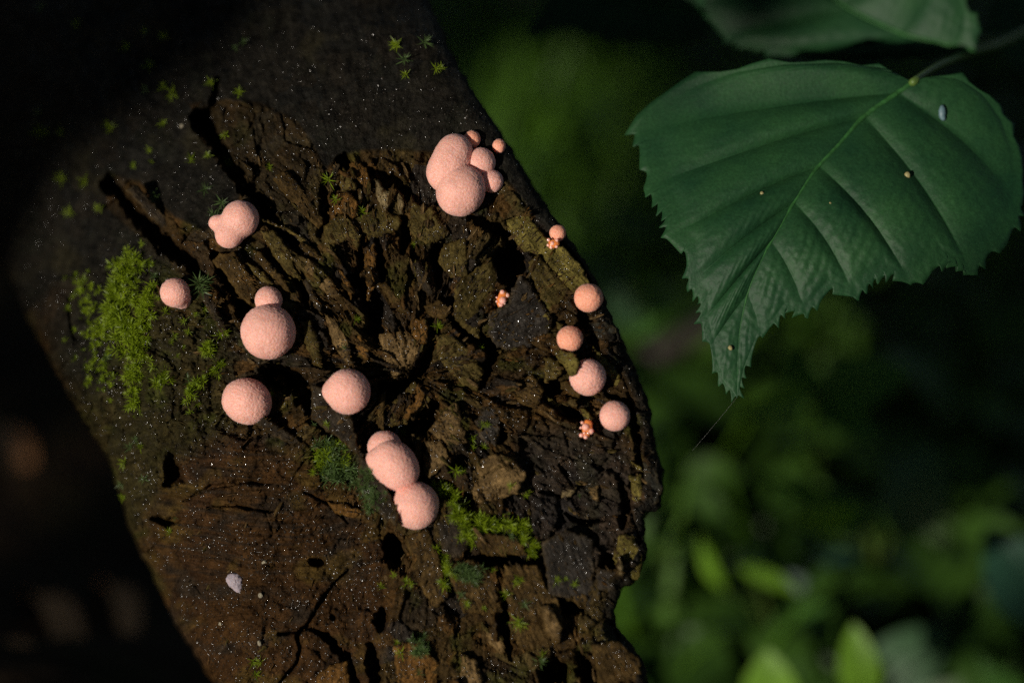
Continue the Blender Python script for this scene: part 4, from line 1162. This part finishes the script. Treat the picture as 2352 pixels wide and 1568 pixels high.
def bramble_leaf(parent, mid, left, right, zfun, veins, nu=360, nv=44, seed=0, teeth=42, big=16.0):
    """mid, left, right: curves from base to tip (px). veins: (midrib px, left margin px, right margin px) triples."""
    n = nu
    M = spline(mid, n); Ma = arcs(M); u = np.linspace(0, 1, n)
    M = along(M, Ma, u)
    vu = np.array([np.argmin(np.hypot(*(M - np.array(v[0], float)).T)) / (n - 1) for v in veins])
    V = []; F = []
    for side, margin in ((0, left), (1, right)):
        E0 = resample(np.asarray(margin, float), 1.0, closed=False); ea = arcs(E0)
        # small teeth along the margin
        tg = np.gradient(E0, axis=0); tg = np.stack([np.convolve(tg[:, k], np.ones(9) / 9, 'same') for k in (0, 1)], 1)
        tg /= np.maximum(np.hypot(*tg.T), 1e-6)[:, None]
        nor = np.stack([tg[:, 1], -tg[:, 0]], 1) * (1 if side else -1)
        cen = M[n // 2]
        if ((E0 - cen) * nor).sum() < 0:
            nor = -nor
        ph = ea * teeth + 0.8 * np.sin(ea * 37 + seed)
        saw = ph % 1.0
        tooth = np.where(saw < 0.76, saw / 0.76, (1 - saw) / 0.24) ** 1.7 * big * (0.7 + 0.6 * crand(np.floor(ph).astype(int) + 77, seed + 1))
        tooth *= sstep(0.0, 0.06, ea)
        E1 = E0 + nor * tooth[:, None] + tg * (tooth * 0.5)[:, None]
        ka = [0.0] + [ea[np.argmin(np.hypot(*(E0 - np.array(v[1 + side], float)).T))] for v in veins] + [1.0]
        au = np.interp(u, np.concatenate([[0.0], vu, [1.0]]), np.maximum.accumulate(ka))
        # a tooth needs several rows: the margin itself is sampled at every row
        E = along(E0, ea, au); E2 = along(E1, ea, au)
        kk = np.searchsorted(vu, u)
        lo = np.where(kk > 0, vu[np.clip(kk - 1, 0, len(vu) - 1)], -0.02); hi = np.where(kk < len(vu), vu[np.clip(kk, 0, len(vu) - 1)], 1.02)
        fr = np.clip((u - lo) / np.maximum(hi - lo, 1e-4), 0, 1)
        gap = np.hypot(*(E - M).T)
        dM = np.gradient(M, axis=0) * n
        for iv in range(nv + 1):
            v = iv / nv
            P = M + (E - M) * v - dM * (math.sin(v * math.pi) * 0.022 * np.clip(gap / 300, 0, 1))[:, None]
            if iv == nv:
                P = E2
            elif iv == nv - 1:
                P = P + (E2 - E) * 0.5
            arch = np.sin(fr * math.pi)
            wid = np.clip(gap / 320, 0.15, 1)
            quilt = arch ** 0.8 * 2.0 * math.sin(min(1, v * 1.1) * math.pi) ** 0.6 * wid
            tert = (0.10, 0.26)[side] * np.sin(v * gap / 4.6 + 2.2 * np.sin(fr * 5 + side)) * arch * math.sin(v * math.pi) * wid
            wr = 0.20 * perlin2(P[:, 0] / 14, P[:, 1] / 14, seed + 7) * min(1, v * 4)
            groove = -0.45 * wid * np.exp(-(np.minimum(fr, 1 - fr) * (hi - lo) * 60) ** 2) * (1 - v * .6)
            z = zfun(P[:, 0], P[:, 1]) + quilt + tert + wr + groove + 0.9 * v ** 1.5 * wid
            V.append(at(P[:, 0], P[:, 1], z))
    V = np.array(V).reshape(-1, 3)
    for sd in (0, 1):
        o = sd * (nv + 1) * n
        idx = o + np.arange((nv + 1) * n).reshape(nv + 1, n)
        q = np.stack([idx[:-1, :-1], idx[1:, :-1], idx[1:, 1:], idx[:-1, 1:]], -1).reshape(-1, 4)
        F.append(q if sd == 0 else q[:, ::-1])
    blade = mesh_obj('leaf', Wd(V), np.concatenate(F), M_BRAMBLE, parent)
    md = blade.modifiers.new('thickness', 'SOLIDIFY'); md.thickness = 0.0003; md.offset = 0
    tube('midrib', V[np.arange(n)[::6]] + np.array([0, 0, 0.05]), np.linspace(0.75, 0.12, len(np.arange(n)[::6])), M_MIDRIB, blade, 6)
    for sd in (0, 1):
        o = sd * (nv + 1) * n
        for x in vu:
            row = V[o + np.arange(0, nv - 1) * n + int(round(x * (n - 1)))][::2]
            tube('vein', row + np.array([0, 0, -0.02]), np.linspace(0.2, 0.06, len(row)), M_VEIN, blade, 6)
    return blade

shoot_b = empty('bramble_shoot', on_ground(2330, 400))
tag(shoot_b, 'bramble shoot with large dark green toothed leaves hanging beside the log', 'bramble')
zf = lambda x, y: -14 + 17 * sstep(150, 620, y) - 5 * np.abs((x - 1900) / 400) ** 2
BIG_MID = [(2095, 190), (2045, 225), (1991, 262), (1930, 328), (1866, 400), (1800, 506), (1735, 625), (1704, 730), (1694, 820), (1693, 912)]
BIG_L = [(2095, 190), (2020, 155), (1900, 143), (1760, 148), (1640, 168), (1540, 205), (1480, 255), (1455, 302), (1474, 350), (1487, 392), (1484, 430), (1512, 470), (1530, 500), (1529, 548), (1572, 568),
         (1580, 610), (1582, 655), (1610, 690), (1610, 742), (1630, 790), (1640, 830), (1655, 875), (1693, 912)]
BIG_R = [(2095, 190), (2140, 176), (2215, 184), (2275, 225), (2318, 290), (2344, 370), (2348, 440), (2338, 510), (2305, 555), (2262, 590), (2234, 632), (2180, 600), (2140, 618), (2092, 654), (2050, 628),
         (2005, 642), (1963, 684), (1915, 658), (1880, 690), (1850, 722), (1806, 708), (1775, 745), (1745, 765), (1725, 812), (1708, 850), (1693, 912)]
bramble_leaf(shoot_b, BIG_MID, BIG_L, BIG_R, zf, [((2062, 214), (1455, 302), (2344, 470)), ((1985, 268), (1484, 430), (2234, 632)), ((1882, 382), (1529, 548), (2092, 654)),
             ((1825, 465), (1582, 655), (1963, 684)), ((1772, 555), (1610, 742), (1850, 722)), ((1718, 675), (1632, 795), (1745, 765))], seed=1)
zf2 = lambda x, y: -62 + 0.02 * (x - 1600)
bramble_leaf(shoot_b, [(2240, 118), (2080, 80), (1950, 20), (1850, -60), (1760, -180)],
             [(2240, 118), (2245, 60), (2200, -20), (2120, -110), (2000, -190), (1760, -180)],
             [(2240, 118), (2130, 130), (1980, 134), (1840, 130), (1740, 112), (1660, 85), (1620, 20), (1640, -100), (1760, -180)], zf2,
             [((2200, 110), (2220, 10), (1980, 134)), ((2080, 80), (2160, -65), (1800, 122)), ((1950, 20), (2080, -140), (1660, 85)), ((1870, -40), (1960, -188), (1622, 0))], nu=220, nv=18, seed=4, teeth=34)
zf3 = lambda x, y: -105 + 0 * x
bramble_leaf(shoot_b, [(1640, 20), (1520, 20), (1400, 0), (1290, 20), (1215, 82)], [(1640, 20), (1560, -90), (1440, -120), (1300, -60), (1215, 82)],
             [(1640, 20), (1620, 85), (1500, 100), (1350, 80), (1290, 62), (1215, 82)], zf3,
             [((1580, 20), (1520, -100), (1560, 92)), ((1480, 14), (1420, -115), (1420, 90)), ((1370, 4), (1320, -72), (1320, 72))], nu=150, nv=12, seed=6, teeth=26)
bramble_leaf(shoot_b, [(2420, 0), (2370, 60), (2320, 110), (2260, 70)], [(2420, 0), (2350, -10), (2290, 10), (2260, 70)], [(2420, 0), (2420, 120), (2350, 165), (2260, 70)],
             lambda x, y: -110 + 0 * x, [((2390, 36), (2350, -10), (2400, 150)), ((2350, 82), (2310, 3), (2340, 158))], nu=120, nv=10, seed=8, teeth=18)
for pts, r in (([at(2095, 190, -13.5), at(2160, 150, -30), at(2240, 118, -60), at(2300, 100, -75), at(2380, 60, -100), at(2460, 40, -110)], 0.9),
               ([at(1640, 20, -104), at(1800, 40, -112), at(2060, 90, -112), at(2330, 92, -92)], 0.7)):
    tube('petiole', spline(pts, 24), np.full(24, r), M_STEM, shoot_b, 8)
gb = on_ground(2330, 400)
def tube_w(name, pts, rad, mat, parent=None, seg=6):
    o = tube(name, np.zeros((2, 3)) + np.array([[0, 0, 0], [0, 0, 1.0]]), 0.1, mat, None, 3)
    bpy.data.objects.remove(o)
    pts = np.asarray(pts, float) - np.array(FOCUS)
    cm = np.stack([pts @ RGT, pts @ UPV, -(pts @ FWD)], 1) * 1000
    return tube(name, cm, rad, mat, parent, seg)
a = Wd(at(2460, 40, -110))[0]
g0 = np.array([a[0] + 0.05, a[1] + 0.10, ground_z(a[0] + .05, a[1] + .1) - 0.01])
tube_w('stem', spline([a, a + (g0 - a) * .3 + np.array([.02, 0, .03]), a + (g0 - a) * .7 + np.array([.02, 0, .02]), g0], 20), np.linspace(1.3, 2.4, 20), M_STEM, shoot_b, 8)

# specks lying on the big leaf
M_SEED = mat_simple('cream_speck', (0.26, 0.22, 0.09), 0.6, 0.3, 2)
M_SHED = mat_simple('pale_shed_skin', (0.09, 0.15, 0.17), 0.5, 0.2, 2)
def speck(label, px, py, r, mat, name='leaf_speck', asp=(1, 1)):
    z = float(zf(np.array([px]), np.array([py]))[0]) + 1.35
    V, F = blob([(at(px, py, z), np.array([r * .1 * asp[0], r * .1 * asp[1], r * .08])), (at(px + r * .4 * asp[0], py + r * .8 * asp[1], z), np.array([r, r, r]) * .06)], 0.3, 3, 0.08, int(px), 0.15)
    return tag(mesh_obj(name, Wd(V), F, mat), label, 'speck')
speck('pale blue shed insect skin on the big bramble leaf', 2164, 258, 9, M_SHED, 'shed_skin', (0.9, 2.1))
for x, y, r, l in [(1906, 469, 6, 'cream speck near the middle of the big bramble leaf'), (2084, 401, 6, 'cream speck on the broad half of the big bramble leaf'),
                   (1750, 444, 4.5, 'small cream speck between side veins of the big bramble leaf'), (2186, 431, 5, 'cream speck toward the far margin of the big bramble leaf'),
                   (1677, 798, 4.5, 'yellow speck close to the tip of the big bramble leaf')]:
    speck(l, x, y, r, M_SEED)
# spider thread from the leaf tip to the log
M_SILK = mat_simple('spider_silk', (0.16, 0.16, 0.15), 0.3, 0.1, 1)
zt = float(zf(np.array([1693.]), np.array([912.]))[0])
tag(tube('spider_thread', spline([at(1693, 912, zt + .8), at(1610, 1012, zt - 4), at(1521, 1112, -6)], 12), 0.014, M_SILK, None, 4), 'fine spider thread strung from the bramble leaf tip to the log', 'thread')

# ------------------------------------------------------------------ undergrowth behind, out of focus
def leaf_geo(L, W, fold, curl, n=12, nv=5, pointed=1.0):
    V = []; F = []
    for i in range(n + 1):
        u = i / n
        w = W * (math.sin(math.pi * min(1, u ** 0.8)) ** (0.75 * pointed)) if 0 < u < 1 else 0.001
        for j in range(-nv, nv + 1):
            v = j / nv
            V.append((w * v, L * u, fold * abs(v) * w + curl * L * (u - 0.4) ** 2 * -1))
    m = 2 * nv + 1
    for i in range(n):
        for j in range(m - 1):
            F.append([i * m + j, i * m + j + 1, (i + 1) * m + j + 1, (i + 1) * m + j])
    return np.array(V), F
def bg_plant(label, name, leaves, root, cat='plant', stem_r=1.0):
    """leaves: (px, py of the base, px, py of the tip, half-width px, z, material, roll)"""
    g = on_ground(*root)
    g[2] = ground_z(g[0], g[1])
    e = empty(name, g)
    tag(e, label, cat)
    gc = g - np.array(FOCUS); gm = np.array([gc @ RGT, gc @ UPV, -(gc @ FWD)]) * 1000
    for (x0, y0, x1, y1, w, z, mi, roll) in leaves:
        z = z * 1.7
        a = at(x0, y0, z); b = at(x1, y1, z + 8)
        L = np.linalg.norm(b - a)
        V, F = leaf_geo(L, w * 0.1 * (DIST - z) / DIST / max(0.35, math.cos(roll)), 0.18, 0.35)
        yv = (b - a) / L; xv = np.cross(yv, [0, 0, 1.0]); xv /= np.linalg.norm(xv); zv = np.cross(xv, yv)
        xr = xv * math.cos(roll) + zv * math.sin(roll); zr = np.cross(xr, yv)
        P = a + V[:, :1] * xr + V[:, 1:2] * yv + V[:, 2:3] * zr
        lf = mesh_obj('leaf', Wd(P), F, M_BGLEAF[mi], e)
        tube('midrib', a + np.linspace(0.02, 0.9, 8)[:, None] * (b - a) + zr * 0.2, np.linspace(.5, .15, 8), M_BGLEAF[mi], lf, 5)
        mid = (a + gm) / 2 + np.array([0, 6, 6])
        tube('stem', spline([a, mid, gm - np.array([0, 3, 0])], 10), np.linspace(.5, stem_r, 10), M_STEM, e, 6)
    return e
bg_plant('low plant with a yellow-green leaflet below the bramble leaf tip', 'undergrowth_plant',
         [(1865, 905, 1705, 960, 34, -95, 0, .3), (1860, 900, 1810, 800, 36, -105, 1, .5), (1870, 905, 2090, 850, 62, -110, 1, .2), (1872, 910, 2010, 1000, 40, -112, 1, .2)], (1880, 1130))
bg_plant('plant with one broad rounded dull green leaf', 'undergrowth_plant',
         [(2060, 1230, 2150, 1030, 78, -130, 2, .1), (2010, 1210, 1900, 1120, 42, -135, 2, .4), (1985, 1180, 1850, 1200, 36, -120, 0, .7), (1960, 1150, 1745, 1110, 22, -125, 1, .8)], (2010, 1330))
bg_plant('plant with a narrow bright leaf and a dark broad leaf', 'undergrowth_plant',
         [(1700, 1300, 1830, 1355, 20, -115, 0, .4), (1660, 1360, 1600, 1235, 16, -120, 0, .8), (1780, 1400, 1960, 1270, 60, -150, 3, .3), (1770, 1440, 1900, 1380, 16, -130, 1, .7)], (1790, 1500))
bg_plant('plant with a glowing yellow-green leaf above the leaf litter', 'undergrowth_plant',
         [(1985, 1610, 1960, 1440, 48, -100, 0, .15), (1990, 1600, 2170, 1440, 74, -125, 2, .2), (1780, 1640, 1760, 1500, 62, -105, 0, .3)], (2000, 1680))
bg_plant('plant with a large dark blue-green leaf', 'undergrowth_plant',
         [(2420, 1420, 2270, 1220, 88, -110, 3, .1), (2380, 1650, 2250, 1520, 40, -120, 1, .5)], (2380, 1700))
bg_plant('low plant with olive leaves under the fallen branch', 'undergrowth_plant',
         [(2180, 960, 2340, 840, 56, -200, 1, .5), (2160, 950, 2080, 790, 40, -205, 2, .5), (2200, 1000, 2330, 1060, 40, -210, 2, .6)], (2190, 1080))
bg_plant('small plant with pale green leaves beside the rim of the log', 'undergrowth_plant',
         [(1440, 760, 1425, 620, 40, -150, 2, .3), (1450, 770, 1530, 690, 30, -160, 1, .5)], (1450, 850))
bg_plant('seedling with a short bright leaf low beside the log', 'undergrowth_plant',
         [(1500, 1240, 1550, 1170, 18, -80, 1, .4), (1545, 1250, 1575, 1200, 14, -90, 0, .4)], (1530, 1330))

br = tube_w('fallen_branch', spline([on_ground(2480, 560) + np.array([0, 0, .05]), on_ground(2000, 770) + np.array([0, 0, .045]), on_ground(1480, 970) + np.array([0, 0, .03])], 24), np.linspace(6, 4, 24), M_TWIG, None, 10)
tag(br, 'dark fallen branch lying across the soil behind the bramble leaf', 'branch')
# grass and ground cover, blurred
def grass():
    V = []; F = []; n = 0
    G = random.Random(5)
    for i in range(900):
        px, py = G.uniform(1000, 1560), G.uniform(-60, 640)
        if i > 600:
            px, py = G.uniform(1450, 2400), G.uniform(-100, 1650)
        g = on_flat(px, py + 100)
        g[2] -= 0.003
        h = G.uniform(0.03, 0.085); a = G.uniform(0, 6.28); w = G.uniform(0.001, 0.0024); ln = G.uniform(.2, .9) * h
        d = np.array([math.cos(a), math.sin(a), 0]); s = np.array([-d[1], d[0], 0])
        for q in range(4):
            t = q / 3
            c = g + np.array([0, 0, h * (t - .25 * t * t)]) + d * ln * t * t
            V += [c - s * w * (1 - t * .9), c + s * w * (1 - t * .9)]
        F += [[n + 2 * q, n + 2 * q + 1, n + 2 * q + 3, n + 2 * q + 2] for q in range(3)]
        n += 8
    o = mesh_obj('grass', np.array(V), F, mat_leaf('grass_blade', (0.045, 0.12, 0.008), (0.09, 0.19, 0.012), 0.03), origin=(0, 0.3, 0))
    o['kind'] = 'stuff'
    tag(o, 'thin blurred grass growing on the soil behind the log', 'grass')
grass()
def cover():
    V = []; F = []; n = 0
    G = random.Random(9)
    for i in range(1500):
        px, py = G.uniform(900, 2600), G.uniform(-300, 1750)
        g = on_flat(px, py); g[2] += G.uniform(0.004, 0.03)
        v, f = leaf_geo(G.uniform(.012, .03), G.uniform(.005, .012), .2, .4, 5, 2)
        Rm = np.array(Matrix.Rotation(G.uniform(0, 6.3), 3, 'Z') @ Matrix.Rotation(G.uniform(-.7, .7), 3, 'X') @ Matrix.Rotation(G.uniform(-.7, .7), 3, 'Y'))
        V += list(v @ Rm.T + g); F += [[q + n for q in ff] for ff in f]; n += len(v)
    o = mesh_obj('ground_cover', np.array(V), F, mat_leaf('ground_cover_leaf', (0.014, 0.045, 0.007), (0.045, 0.10, 0.012), 0.01), origin=(0, 0.3, 0))
    o['kind'] = 'stuff'
    tag(o, 'small dark leaves carpeting the soil behind the log', 'ground cover')
cover()
def dead_leaf(label, x0, y0, x1, y1, w, hgt, roll):
    a = on_ground(x0, y0); b = on_ground(x1, y1)
    a[2] += hgt; b[2] += hgt * .5
    L = np.linalg.norm(b - a)
    V, F = leaf_geo(L, w, .3, .5)
    yv = (b - a) / L; xv = np.cross(yv, [0, 0, 1.0]); xv /= np.linalg.norm(xv); zv = np.cross(xv, yv)
    xr = xv * math.cos(roll) + zv * math.sin(roll); zr = np.cross(xr, yv)
    o = mesh_obj('dead_leaf', a + V[:, :1] * xr + V[:, 1:2] * yv + V[:, 2:3] * zr, F, M_DEAD)
    tag(o, label, 'leaf', 'dead leaves on the soil under the log')
dead_leaf('tan dead leaf curled on the soil in the deep shade', 70, 1330, 240, 1590, .006, .006, .4)
dead_leaf('short tan dead leaf standing close under the log', 250, 1340, 330, 1470, .005, .006, .5)
dead_leaf('dull brown dead leaf half buried in the soil', -10, 980, 70, 1110, .007, .003, .3)
dead_leaf('broad brown dead leaf flat on the soil', -60, 1470, 60, 1640, .012, .004, .2)
dead_leaf('brown dead leaf lying among the grass behind the log', 1290, 40, 1330, 130, .03, .02, .3)

# ------------------------------------------------------------------ unseen trees added to block sun and sky light
def tree(label, base, top, crown_pts, lmat):
    e = empty('added_shade_tree', base)
    tag(e, label, 'tree', None)
    base = np.array(base); top = np.array(top)
    V = []; n = 14; sg = 16
    for i in range(n + 1):
        t = i / n
        c = base + (top - base) * t + np.array([0.05 * math.sin(t * 5), 0.04 * math.cos(t * 4), 0])
        r = 0.13 * (1 - .75 * t) + 0.06 * max(0, 1 - t * 8)
        for j in range(sg):
            a = j / sg * 6.2832
            V.append(c + r * np.array([math.cos(a), math.sin(a), 0]))
    F = [[i * sg + j, i * sg + (j + 1) % sg, (i + 1) * sg + (j + 1) % sg, (i + 1) * sg + j] for i in range(n) for j in range(sg)]
    mesh_obj('trunk', np.array(V), F, M_TWIG, e)
    V = []; F = []; n = 0
    G = random.Random(len(label))
    for p in crown_pts:
        L = G.uniform(.08, .15); w = L * .34
        Rm = np.array(Matrix.Rotation(G.uniform(0, 6.3), 3, 'Z') @ Matrix.Rotation(G.uniform(-1.2, 1.2), 3, 'X') @ Matrix.Rotation(G.uniform(-1.2, 1.2), 3, 'Y'))
        v = np.array([(0, -L / 2, 0), (w, -L * .1, .01), (w * .7, L * .28, .01), (0, L / 2, 0), (-w * .7, L * .28, .01), (-w, -L * .1, .01)])
        V += list(v @ Rm.T + p); F += [[n, n + 1, n + 2, n + 3], [n, n + 3, n + 4, n + 5]]; n += 6
    mesh_obj('crown', np.array(V), F, lmat, e, smooth=False)
M_CROWN = mat_leaf('crown_leaf', (0.03, 0.07, 0.01), (0.05, 0.10, 0.015), 0.01)
axis0 = Wd(at(960, 940, 0))[0]
side = np.cross(SUN, [0, 0, 1.0]); side /= np.linalg.norm(side); upp = np.cross(side, SUN)
GAP = 0.125
SUN_LANES = [(on_ground(1190, 220), 0.042), (on_ground(1430, 150), 0.045), (on_ground(1240, 560), 0.032), (on_ground(1440, 640), 0.05), (on_ground(1900, 950), 0.06), (on_ground(1900, 1500), 0.09), (Wd(at(2010, 420, -5))[0], 0.075), (Wd(at(1850, 920, -180))[0], 0.05), (Wd(at(2110, 1130, -221))[0], 0.04),
         (Wd(at(1740, 1330, -200))[0], 0.04), (Wd(at(1900, 1540, -175))[0], 0.05), (Wd(at(1450, 40, -105))[0], 0.03), (Wd(at(2300, 1320, -190))[0], 0.04),
         (on_ground(150, 1450), 0.022), (on_ground(290, 1410), 0.018)]  # openings shaped in the added foliage to let sun onto chosen spots
def crown_slab(n, dist0, dist1, hw, hh, seed):  # foliage wall added out of view on the sun side
    G = np.random.default_rng(seed)
    u = G.uniform(-hw, hw, n); v = G.uniform(-hh * .35, hh, n); d = G.uniform(dist0, dist1, n)
    P = axis0 + SUN * d[:, None] + side * u[:, None] + upp * v[:, None]
    # gap shaped into the added foliage so the low sun reaches the log end
    a = (u * 0.95 - v * 0.30); b = (u * .30 + v * .95)
    r = np.hypot(a / 0.92, b / 1.05)
    ok = (r > GAP) & (P[:, 2] > 0.25)
    for (c, rad) in SUN_LANES:
        rel = P - c
        al = rel @ SUN
        ok &= np.linalg.norm(rel - al[:, None] * SUN, axis=1) > rad
    return P[ok]
tree('beech tree whose leafy crown shades the ground round the log', tuple(axis0 + SUN * 2.6 + side * 1.1 - np.array([0, 0, (axis0 + SUN * 2.6)[2]])), tuple(axis0 + SUN * 2.6 + side * 1.1 + np.array([0, 0, 3.0])),
     crown_slab(11000, 2.0, 3.4, 2.6, 2.6, 11), M_CROWN)
def overhead(n, seed):  # leaves added overhead, out of view, to cut light from the sky
    G = np.random.default_rng(seed)
    P = np.stack([G.uniform(-4, 4, n), G.uniform(-1.5, 6, n), G.uniform(2.8, 4.2, n)], 1)
    rel = P - axis0
    al = rel @ SUN
    perp = np.linalg.norm(rel - al[:, None] * SUN, axis=1)
    return P[perp > 0.4]
tree('tall beech tree standing beyond the undergrowth with a spreading crown', (1.9, 3.4, 0), (1.7, 3.3, 4.2), overhead(13000, 21), M_CROWN)
